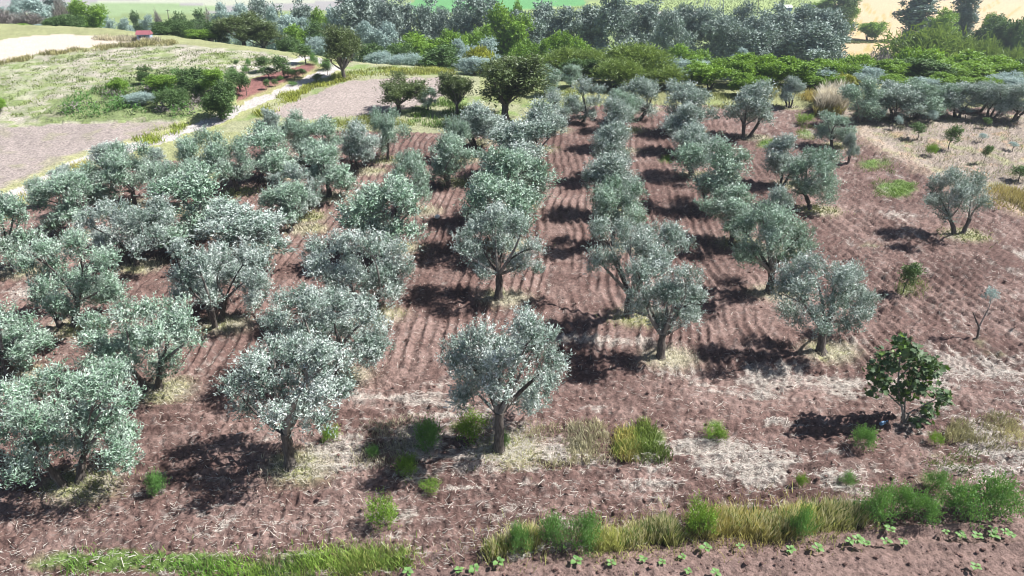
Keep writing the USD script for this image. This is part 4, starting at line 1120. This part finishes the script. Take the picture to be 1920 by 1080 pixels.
rng = np.random.default_rng(2024)
YG, YS, BG, DG = (0.50, 0.52, 0.17), (0.68, 0.63, 0.38), (0.16, 0.33, 0.05), (0.08, 0.18, 0.035)
S = Stuff()      # tall yellow grass of the lower right
for poly, n, c in [([(920, 1025), (1010, 1000), (1012, 1020), (930, 1040)], 1600, YG), ([(1110, 1010), (1280, 985), (1285, 1005), (1115, 1026)], 4200, YG), ([(1320, 985), (1500, 962), (1505, 992), (1325, 1008)], 5200, (0.52, 0.47, 0.16)), ([(1500, 962), (1615, 948), (1618, 980), (1505, 994)], 3400, YG)]:
    x, y = poly_points(rng, poly, int(n * 2.2))
    x, y = clumped(rng, x, y, 0.9, 0.48, 11)
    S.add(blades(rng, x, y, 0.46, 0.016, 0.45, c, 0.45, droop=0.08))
    j_ = rng.random(len(x)) < 0.22
    S.add(blades(rng, x[j_] + rng.normal(size=j_.sum()) * 0.5, y[j_] + rng.normal(size=j_.sum()) * 0.4, 0.3, 0.016, 0.6, c, 0.5))
    x, y = poly_points(rng, poly, n // 2)
    x, y = clumped(rng, x, y, 0.7, 0.42, 12)
    S.add(blades(rng, x, y, 0.56, 0.022, 0.36, YS, 0.3, droop=0.05))
    S.add(blades(rng, x[::4], y[::4], 0.6, 0.03, 0.5, DG, 0.3))
S.build('tall_yellow_grass', 'tall yellow green grass strip along the bare path at lower right', 'grass')
S = Stuff()
for poly, n, c, hh in [([(110, 1085), (130, 1052), (460, 1050), (470, 1085)], 6000, BG, 0.42), ([(460, 1082), (480, 1055), (640, 1035), (770, 1030), (765, 1058), (640, 1080)], 5000, (0.24, 0.37, 0.07), 0.42), ([(470, 1075), (500, 1050), (600, 1045), (590, 1078)], 1500, DG, 0.35), ([(640, 1060), (760, 1030), (765, 1050), (650, 1075)], 1400, YG, 0.4), ([(840, 1018), (900, 1008), (910, 1020), (850, 1030)], 400, (0.5, 0.46, 0.38), 0.3)]:
    x, y = poly_points(rng, poly, n)
    x, y = clumped(rng, x, y, 1.7, 0.56, int(n) % 17)
    S.add(blades(rng, x, y, hh * 0.7, 0.018, 0.6, c, 0.45, droop=0.12))
    S.add(blades(rng, x[::4] + rng.normal(size=len(x[::4])) * 0.6, y[::4] + rng.normal(size=len(x[::4])) * 0.35, hh * 0.45, 0.018, 0.7, c, 0.5))
S.build('green_verge_grass', 'bright green grass strip along the bottom left edge', 'grass')
S = Stuff()
for poly, n, c, hh in [([(1150, 862), (1160, 800), (1215, 795), (1262, 862)], 3200, (0.19, 0.27, 0.06), 0.34), ([(1060, 875), (1065, 800), (1140, 795), (1145, 870)], 1800, (0.46, 0.43, 0.28), 0.3), ([(1150, 862), (1155, 800), (1190, 800), (1200, 862)], 900, (0.42, 0.38, 0.12), 0.36),
                       ([(1780, 790), (1920, 780), (1930, 850), (1780, 830)], 2500, (0.44, 0.41, 0.22), 0.25), ([(940, 880), (950, 800), (1050, 800), (1060, 880)], 2000, (0.46, 0.44, 0.25), 0.2), ([(660, 880), (680, 790), (800, 780), (780, 880)], 1200, (0.46, 0.43, 0.3), 0.25),
                       ([(1640, 370), (1640, 335), (1720, 345), (1710, 370)], 1500, (0.14, 0.24, 0.05), 0.2), ([(1600, 320), (1610, 290), (1690, 300), (1680, 325)], 900, (0.17, 0.25, 0.06), 0.2), ([(1675, 550), (1690, 515), (1740, 530), (1730, 560)], 700, (0.24, 0.30, 0.09), 0.25),
                       ([(1240, 305), (1245, 290), (1270, 295), (1262, 310)], 300, BG, 0.2), ([(1420, 275), (1425, 258), (1460, 262), (1455, 280)], 500, BG, 0.2), ([(1490, 262), (1500, 232), (1530, 240), (1525, 262)], 500, (0.2, 0.28, 0.06), 0.3), ([(1735, 885), (1740, 840), (1860, 850), (1850, 890)], 900, (0.16, 0.24, 0.06), 0.15)]:
    x, y = poly_points(rng, poly, n)
    x, y = clumped(rng, x, y, 0.8, 0.5, int(n) % 13)
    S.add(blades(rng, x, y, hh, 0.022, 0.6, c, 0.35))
for i, b in enumerate(bases):
    n = int(np.interp(b[1], [15, 60], [650, 120]))
    x, y = b[0] + 0.4 + rng.normal(size=n) * 0.6, b[1] + rng.normal(size=n) * 0.42
    S.add(blades(rng, x, y, 0.17, 0.025 if b[1] < 35 else 0.05, 0.8, (0.47, 0.44, 0.33) if i % 3 else (0.32, 0.34, 0.15), 0.4))
S.build('grass_tufts', 'dry and green grass tufts about the olive trunks and on the soil', 'grass')
S = Stuff()      # cut straw lying on the soil
n = 260000
px, py = rng.uniform(-60, 1980, n), 1080 - 860 * rng.random(n) ** 1.3
tand = np.tan(PITCH + np.arctan((py - 540) / FPX))
y = (CAM_H + 1.08) / (tand + 0.09)
x = (px - 960) / FPX * (y * cp + (CAM_H - 0.09 * (y - 12)) * sp)
ri = np.clip(np.searchsorted(ys, y), 1, len(ys) - 1)
ci = np.clip(np.searchsorted(cols, px), 1, len(cols) - 1)
amt = straw[ri, ci] * 0.9 + 0.06 + ring[ri, ci] * 0.3
keep = (rng.random(n) < amt) & ~other[ri, ci] & (bottom[ri, ci] < 0.5)
x, y, ri, ci = x[keep], y[keep], ri[keep], ci[keep]
ns_ = len(x)
dirx = np.where((front[ri, ci] > 0.5)[:, None], [1.0, 0.06], np.where((rightside[ri, ci] > 0.5)[:, None], dr, [math.sin(AZ), math.cos(AZ)]))
ang = np.arctan2(dirx[:, 1], dirx[:, 0]) + rng.normal(size=ns_) * 0.75
ln = 0.06 + 0.20 * rng.random(ns_) ** 2
d3 = np.stack([np.cos(ang), np.sin(ang), rng.normal(size=ns_) * 0.22], -1) * ln[:, None] / 2
w3 = np.stack([-np.sin(ang), np.cos(ang), rng.normal(size=ns_) * 0.5], -1) * (0.0025 + 0.0035 * rng.random(ns_) + y * 0.00006)[:, None]
c3 = np.stack([x, y, Z(x, y) + h[ri, ci] + 0.035 + 0.03 * rng.random(ns_)], -1)
V = np.stack([c3 - d3 - w3, c3 - d3 + w3, c3 + d3 + w3, c3 + d3 - w3], 1).reshape(-1, 3)
k = np.arange(ns_)[:, None] * 4
S.add((V, np.concatenate([k + [0, 1, 2], k + [0, 2, 3]], 0), np.repeat(np.array([[0.52, 0.485, 0.43]]) * (0.55 + 0.75 * rng.random((ns_, 1))), 4, 0).clip(0, 0.85)))
S.build('straw_litter', 'pale cut straw scattered over the orchard soil', 'straw')
S = Stuff()      # weeds and tall grass of verges, bank, meadow and dry field
for poly, n, c, hh, w in [
        ([(60, 225), (130, 185), (220, 152), (330, 132), (440, 150), (445, 212), (335, 226)], 9000, (0.13, 0.21, 0.055), 0.5, 0.09), ([(60, 225), (130, 185), (330, 160), (440, 190), (335, 226)], 2500, (0.30, 0.25, 0.20), 0.45, 0.06),
        ([(0, 118), (60, 104), (150, 92), (235, 82), (330, 78), (330, 86), (235, 88), (150, 98), (60, 110), (0, 124)], 5000, (0.33, 0.31, 0.15), 0.8, 0.09), ([(0, 225), (0, 128), (150, 100), (330, 88), (500, 102), (540, 125), (420, 150), (300, 132), (120, 185), (60, 230)], 9000, (0.19, 0.25, 0.08), 0.3, 0.10), ([(180, 70), (300, 76), (300, 82), (180, 74)], 2500, (0.55, 0.50, 0.36), 0.9, 0.1),
        ([(560, 165), (640, 138), (720, 128), (850, 132), (850, 142), (720, 142), (650, 152), (580, 178)], 5500, (0.33, 0.36, 0.09), 0.6, 0.08), ([(470, 215), (560, 165), (640, 145), (640, 156), (560, 182), (490, 225)], 3500, (0.33, 0.37, 0.07), 0.6, 0.08),
        ([(650, 125), (720, 112), (900, 135), (850, 145), (720, 140)], 3000, (0.44, 0.42, 0.25), 0.5, 0.08), ([(760, 225), (800, 195), (870, 185), (900, 230), (850, 250)], 3000, (0.13, 0.24, 0.05), 0.6, 0.07), ([(600, 230), (720, 215), (780, 235), (640, 250)], 2500, (0.26, 0.30, 0.09), 0.5, 0.07),
        ([(1000, 205), (1060, 160), (1100, 165), (1060, 215)], 1200, (0.26, 0.31, 0.09), 0.4, 0.07), ([(250, 262), (300, 240), (350, 236), (340, 250), (290, 270)], 1500, (0.28, 0.36, 0.05), 0.6, 0.07), ([(0, 395), (60, 352), (170, 300), (175, 308), (70, 362), (5, 402)], 1800, (0.36, 0.36, 0.11), 0.5, 0.06),
        ([(1600, 240), (1900, 225), (1960, 400), (1850, 370), (1700, 295)], 2300, (0.42, 0.35, 0.25), 0.28, 0.045), ([(1600, 240), (1900, 225), (1960, 400), (1850, 370), (1700, 295)], 1500, (0.17, 0.23, 0.07), 0.3, 0.045), ([(1600, 228), (1640, 262), (1760, 330), (1850, 372), (1840, 382), (1740, 342), (1620, 272)], 2800, (0.42, 0.36, 0.27), 0.3, 0.04),
        ([(1845, 385), (1860, 345), (1960, 370), (1960, 420)], 1800, (0.42, 0.36, 0.14), 0.7, 0.06), ([(1325, 205), (1335, 175), (1365, 180), (1360, 208)], 900, (0.30, 0.33, 0.12), 0.5, 0.06), ([(1410, 185), (1415, 165), (1460, 165), (1455, 185)], 1200, (0.38, 0.37, 0.13), 0.9, 0.07), ([(1500, 190), (1505, 172), (1545, 175), (1540, 190)], 900, (0.42, 0.35, 0.12), 0.8, 0.07)]:
    x, y = poly_points(rng, poly, int(n * 1.3))
    x, y = clumped(rng, x, y, 1.5, 0.47, 6)
    S.add(blades(rng, x, y, hh * 0.62, w * 0.62, 0.55, c, 0.45, droop=0.12))
S.build('wild_grass', 'wild grass and weeds of the verges, bank and dry field', 'grass')
# low scrub on the weedy bank
x, y = poly_points(rng, [(75, 224), (140, 190), (230, 160), (320, 140), (390, 150), (430, 200), (340, 224)], 90)
sc = np.stack([x, y, Z(x, y) + 0.25, 0.35 + 0.45 * rng.random(90)], -1)
for nm, lf, part in (('bank_scrub', 'weed_leaf', sc[:52]), ('dry_bank_scrub', 'bare_twig', sc[52:66]), ('dark_bank_scrub', 'almond_leaf', sc[66:])):
    V, Fc, tn = crown(rng, part, 75 * len(part), 0.24, 0.09, per=5, shoot=0.45, up=0.9, squash=0.7)
    tag(obj(nm, (V, Fc), M[lf], tone=tn), {'bank_scrub': 'green low scrub spread over the weedy bank', 'dry_bank_scrub': 'pinkish dry stalks among the scrub of the weedy bank', 'dark_bank_scrub': 'darker low scrub tufts on the weedy bank'}[nm], 'scrub', None, 'stuff')
# the pale dry bush at the back right, feathery straw coloured grass clump
S = Stuff()
x, y = poly_points(rng, [(1528, 212), (1545, 190), (1580, 185), (1585, 215)], 3500)
S.add(blades(rng, x, y, 1.5, 0.07, 0.5, (0.66, 0.60, 0.48), 0.25))
x, y = poly_points(rng, [(1525, 215), (1535, 200), (1578, 200), (1578, 218)], 1200)
S.add(blades(rng, x, y, 0.8, 0.07, 0.6, (0.46, 0.42, 0.16), 0.3))
S.build('dry_grass_bush', 'pale straw coloured bush of dry grass left of the back olive row', 'dry bush')
# scrub of the valley floor
S = Stuff()
for poly, n, c, hh in [([(900, 30), (1094, 12), (1280, -8), (1500, -8), (1540, 14), (1240, 34)], 9000, (0.22, 0.28, 0.09), 1.6), ([(1570, 82), (1715, 80), (1715, 76), (1570, 78)], 1800, (0.16, 0.20, 0.07), 1.0),
                       ([(330, 60), (620, 60), (620, 30), (330, 40)], 5000, (0.15, 0.22, 0.09), 1.3)]:
    x, y = poly_points(rng, poly, n)
    x, y = clumped(rng, x, y, 6, 0.42, 8)
    S.add(blades(rng, x, y, hh * 0.6, 0.22, 0.7, c, 0.4))
S.build('valley_scrub', 'low green scrub and grass of the valley floor', 'scrub')
# loose clods
n = 5000
px, py = rng.uniform(-40, 1960, n), 1085 - 640 * rng.random(n) ** 1.3
tand = np.tan(PITCH + np.arctan((py - 540) / FPX))
y = (CAM_H + 1.08) / (tand + 0.09)
x = (px - 960) / FPX * (y * cp + (CAM_H - 0.09 * (y - 12)) * sp)
ri = np.clip(np.searchsorted(ys, y), 1, len(ys) - 1)
ci = np.clip(np.searchsorted(cols, px), 1, len(cols) - 1)
ok = ~other[ri, ci] & (ring[ri, ci] < 0.3)
x, y, ri, ci = x[ok], y[ok], ri[ok], ci[ok]
ico = trimesh.creation.icosphere(0)
iv, itf = np.array(ico.vertices), np.array(ico.faces)
n = len(x)
r = 0.018 + 0.05 * rng.random(n) ** 4
V = iv[None] * (r[:, None] * (0.65 + 0.7 * rng.random((n, len(iv)))))[..., None] * [1.2, 1.1, 0.65]
V = V + np.stack([x, y, Z(x, y) + h[ri, ci] + r * 0.3], -1)[:, None]
Fc = (itf[None] + (np.arange(n) * len(iv))[:, None, None]).reshape(-1, 3)
cc = np.repeat(SOIL[None] * (0.85 + 0.5 * rng.random((n, 1))), len(iv), 0)
tag(obj('soil_clods', (V.reshape(-1, 3), Fc), M['ground'], col=cc), 'loose reddish brown clods lying on the ploughed soil', 'clods', None, 'stuff')

# ------------------------------------------------------------------ the air over the valley
M['haze'] = usdkit.material(stage, '/World/Looks/haze_air', {'v': ('principled_volume', {'color': (0.82, 0.9, 1.0), 'density': HAZE, 'anisotropy': 0.2})}, volume='v.volume')
if HAZE > 0:
    hz = trimesh.creation.box([60000, 14000, 70])
    hz.apply_translation([0, 6000, -12.5 + 35])
    tag(obj('haze', hz, M['haze']), 'thin blue summer haze over the valley', None, None, 'stuff')

# ------------------------------------------------------------------ seedlings in the bare soil at the bottom
SEED_A = [(1322, 1035), (1278, 1050), (1385, 1030), (1480, 1038), (1530, 1036), (1592, 1022), (1606, 1020), (1620, 1026), (1658, 1022), (1692, 1024), (1800, 1012), (1828, 1012), (1858, 1012), (1882, 1005), (1895, 1010), (1665, 1000), (1770, 1003), (1860, 998)]
SEED_B = [(765, 1080), (860, 1077), (890, 1076), (935, 1062), (1080, 1060), (1145, 1062), (1205, 1055), (1240, 1060), (1290, 1078), (1340, 1082), (1825, 1070)]
seed_protos = []
for k in range(3):
    rng = np.random.default_rng(950 + k)
    c = class_prim(f'seedling_{k}')
    obj('stem', tube([(0, 0, -0.03), (0.01, 0, 0.06), (0.0, 0.01, 0.13)], [0.008, 0.007, 0.005], 5), M['fig_leaf'], c, tone=np.full(15, 0.6))
    for j in range(6):
        a = j * 2.4 + rng.random()
        L = 0.13 + 0.06 * rng.random()
        d = np.array([math.cos(a), math.sin(a), 0.35 + 0.3 * rng.random()])
        d = d / np.linalg.norm(d)
        s = np.array([-math.sin(a), math.cos(a), 0])
        o = np.array([0, 0, 0.09 + 0.012 * j]) + d * 0.03
        prof = [(0, 0.0), (0.2, 0.36), (0.5, 0.5), (0.8, 0.3), (1.0, 0)]
        pts = []
        for tt, ww in prof:
            m = o + d * L * tt - np.array([0, 0, 1]) * L * 0.35 * tt ** 2
            pts += [m - s * L * ww * 0.75 + [0, 0, 0.02 * ww], m, m + s * L * ww * 0.75 + [0, 0, 0.02 * ww]]
        Fc = []
        for i in range(4):
            for e in range(2):
                a0 = 3 * i + e
                Fc += [[a0, a0 + 1, a0 + 4], [a0, a0 + 4, a0 + 3]]
        obj('leaf', (np.array(pts), np.array(Fc)), M['weed_leaf'], c, tone=np.full(15, 0.5 + 0.5 * rng.random()))
    seed_protos.append(c)
rng = np.random.default_rng(960)
for rowname, seeds in (('in the row just below the yellow grass', sorted(SEED_A)), ('in the lowest row at the bottom edge', sorted(SEED_B))):
    for i, (px, py) in enumerate(seeds):
        b = at(px, py)
        s = rng.uniform(0.7, 1.2)
        place(seed_protos[i % 3], 'seedling', f'broad leaved green seedling, {ORD[i]} from the left {rowname}', 'seedling', b + [0, 0, 0.04], rng.uniform(0, 360), (s, s, s), 'seedlings in the bare soil at the bottom')

# ------------------------------------------------------------------ built things and small finds


def box(x0, x1, y0, y1, z0, z1):
    m = trimesh.creation.box([x1 - x0, y1 - y0, z1 - z0])
    m.apply_translation([(x0 + x1) / 2, (y0 + y1) / 2, (z0 + z1) / 2])
    return np.array(m.vertices), np.array(m.faces)


def hut(name, label, px, py, wpx, hpx, wallm, roofm, y=None, open_front=False):
    b = at(px, py) if y is None else None
    if b is None:
        x = on_depth(px, py, y)[0]
        b = np.array([x, y, float(Z(x, y))])
    s = depth_of(b) / FPX
    w, hh = wpx * s, hpx * s
    d = w * 0.7
    t = thing(name, label, 'shed', b, rotz=8)
    obj('wall', box(-w / 2, w / 2, -d / 2, d / 2, -0.3, hh * 0.62), wallm, t)
    e, z0, z1 = 0.12 * w, hh * 0.62 + 0.003, hh
    V = np.array([[-w / 2 - e / 2, -d / 2 - e, z0], [w / 2 + e / 2, -d / 2 - e, z0], [w / 2 + e / 2, d / 2 + e, z0], [-w / 2 - e / 2, d / 2 + e, z0], [-w / 2 - e / 2, 0, z1], [w / 2 + e / 2, 0, z1]])
    obj('roof', (V, np.array([[0, 1, 5], [0, 5, 4], [2, 3, 4], [2, 4, 5], [1, 2, 5], [3, 0, 4], [0, 2, 1], [0, 3, 2]])), roofm, t)
    obj('door', box(-w * 0.05, w * 0.17, -d / 2 - 0.05, -d / 2 + 0.02, -0.25, hh * 0.5), M['door'], t)
    f = obj('window', box(-w * 0.36, -w * 0.18, -d / 2 - 0.04, -d / 2 + 0.02, hh * 0.25, hh * 0.48), M['door'], t)
    return t


M['door'] = plain('dark_opening', (0.06, 0.07, 0.09))
M['blue_wall'] = plain('blue_grey_wall', (0.33, 0.38, 0.50))
M['red_roof'] = plain('red_roof', (0.26, 0.085, 0.10), 0.7)
M['white_wall'] = plain('white_wall', (0.75, 0.73, 0.72))
M['blue_roof'] = plain('blue_paint', (0.12, 0.25, 0.50), 0.5)
M['tile'] = plain('tile_roof', (0.45, 0.2, 0.13))
M['wood'] = plain('weathered_wood', (0.12, 0.095, 0.08), 0.9)
M['steel'] = plain('grey_steel', (0.35, 0.37, 0.38), 0.5)
M['black'] = plain('dark_paint', (0.03, 0.03, 0.035), 0.5)
M['blue_plastic'] = plain('blue_plastic', (0.13, 0.24, 0.38), 0.55)
M['stone'] = plain('pale_stone', (0.55, 0.56, 0.58), 0.7)
hut('shed', 'small shed with red roof and blue grey walls on the left lip', 273, 76, 23, 18, M['blue_wall'], M['red_roof'])
hut('white_house', 'small white house with tiled roof half hidden behind the belt trees', 880, 40, 17, 12, M['white_wall'], M['tile'], y=215)
hut('white_barn', 'long low white shed between the belt trees', 818, 38, 20, 9, M['white_wall'], M['tile'], y=205)
hut('blue_hut', 'far white hut with blue front above the valley meadow', 1478, 7, 13, 11, M['blue_roof'], M['white_wall'], y=340)


def pole(label, px, base_py, top_py, lean_px=0, arm=True, y=None):
    b = at(px, base_py) if y is None else np.array([on_depth(px, base_py, y)[0], y, float(Z(on_depth(px, base_py, y)[0], y))])
    top = on_depth(px + lean_px, top_py, b[1]) - b
    t = thing('utility_pole', label, 'pole', b)
    obj('post', tube([(0, 0, -0.5), top * 0.5, top], [0.17, 0.14, 0.11], 8), M['wood'], t, smooth=60)
    if arm:
        obj('crossarm', box(top[0] - 0.7, top[0] + 0.7, -0.08, 0.08, top[2] - 0.45, top[2] - 0.32), M['wood'], t)
        for s in (-0.6, 0, 0.6):
            obj('insulator', tube([(top[0] + s, 0, top[2] - 0.32), (top[0] + s, 0, top[2] - 0.12)], [0.05, 0.04], 6), M['steel'], t)


pole('leaning wooden pole between small trees at upper left', 318, 52, 18, -4)
pole('dark pole standing in the far meadow left of the blue hut', 1422, 18, -6, 1, y=300)
# pylon legs that enter at the top edge
xb = on_depth(1338, 14, 290)[0]
b = np.array([xb, 290, float(Z(xb, 290))])
t = thing('pylon', 'lattice steel pylon whose legs show at the top edge', 'pylon', b)
feet = [(-3.6, -3.0), (3.6, -3.0), (3.6, 3.0), (-3.6, 3.0)]
lvl = lambda k, z: np.array([feet[k][0] * (1 - z / 40), feet[k][1] * (1 - z / 40), z])
for k in range(4):
    obj('leg', tube([lvl(k, -0.5), lvl(k, 18), lvl(k, 34)], [0.16, 0.13, 0.1], 5), M['steel'], t)
for k in range(4):
    for z0 in (0.5, 7, 13.5, 20, 26):
        obj('brace', tube([lvl(k, z0), lvl((k + 1) % 4, z0 + 6)], [0.07, 0.07], 4), M['steel'], t)
        obj('brace', tube([lvl((k + 1) % 4, z0), lvl(k, z0 + 6)], [0.07, 0.07], 4), M['steel'], t)
for z0 in (28, 33):
    obj('crossarm', tube([(-7, 0, z0), (0, 0, z0 + 0.4), (7, 0, z0)], [0.12, 0.2, 0.12], 5), M['steel'], t)
# dark trailer on the far road
b = at(1199, 21)
t = thing('farm_trailer', 'dark loaded trailer parked on the far road behind the belt', 'trailer', b, rotz=6)
obj('body', box(-2.4, 2.4, -0.9, 0.9, 0.8, 2.3), M['black'], t)
obj('load', (lambda m: (np.array(m.vertices) * [2.2, 0.85, 0.6] + [0, 0, 2.3], np.array(m.faces)))(trimesh.creation.icosphere(2)), M['black'], t, smooth=True)
for sx in (-1.5, 1.5):
    for sy in (-0.95, 0.95):
        m = trimesh.creation.cylinder(0.45, 0.25, 14)
        m.apply_transform(trimesh.transformations.rotation_matrix(np.pi / 2, [1, 0, 0]))
        m.apply_translation([sx, sy, 0.42])
        obj('wheel', m, M['black'], t, smooth=40)
# blue canister under the fig, pale stone in a shadow
b = at(1657, 796)
t = thing('blue_canister', 'small blue plastic canister lying in the shade under the fig', 'canister', b, rotz=30)
m = trimesh.creation.capsule(0.15, 0.07, [10, 12])
m.apply_transform(trimesh.transformations.rotation_matrix(np.pi / 2, [0, 1, 0]))
m.apply_translation([-0.1, 0, 0.1])
obj('body', m, M['blue_plastic'], t, smooth=True)
obj('cap', tube([(0.11, 0, 0.1), (0.17, 0, 0.1)], [0.03, 0.03], 8), M['blue_roof'], t)
b = at(820, 409)
m = trimesh.creation.icosphere(2)
vv = np.array(m.vertices) * [0.17, 0.14, 0.12]
vv *= (0.85 + 0.3 * noise(vv * 9 + 5, 3))[:, None]
tag(obj('pale_stone', (vv + b + [0, 0, 0.09], np.array(m.faces)), M['stone'], smooth=True), 'pale rounded stone at the edge of a tree shadow left of the centre row', 'stone')
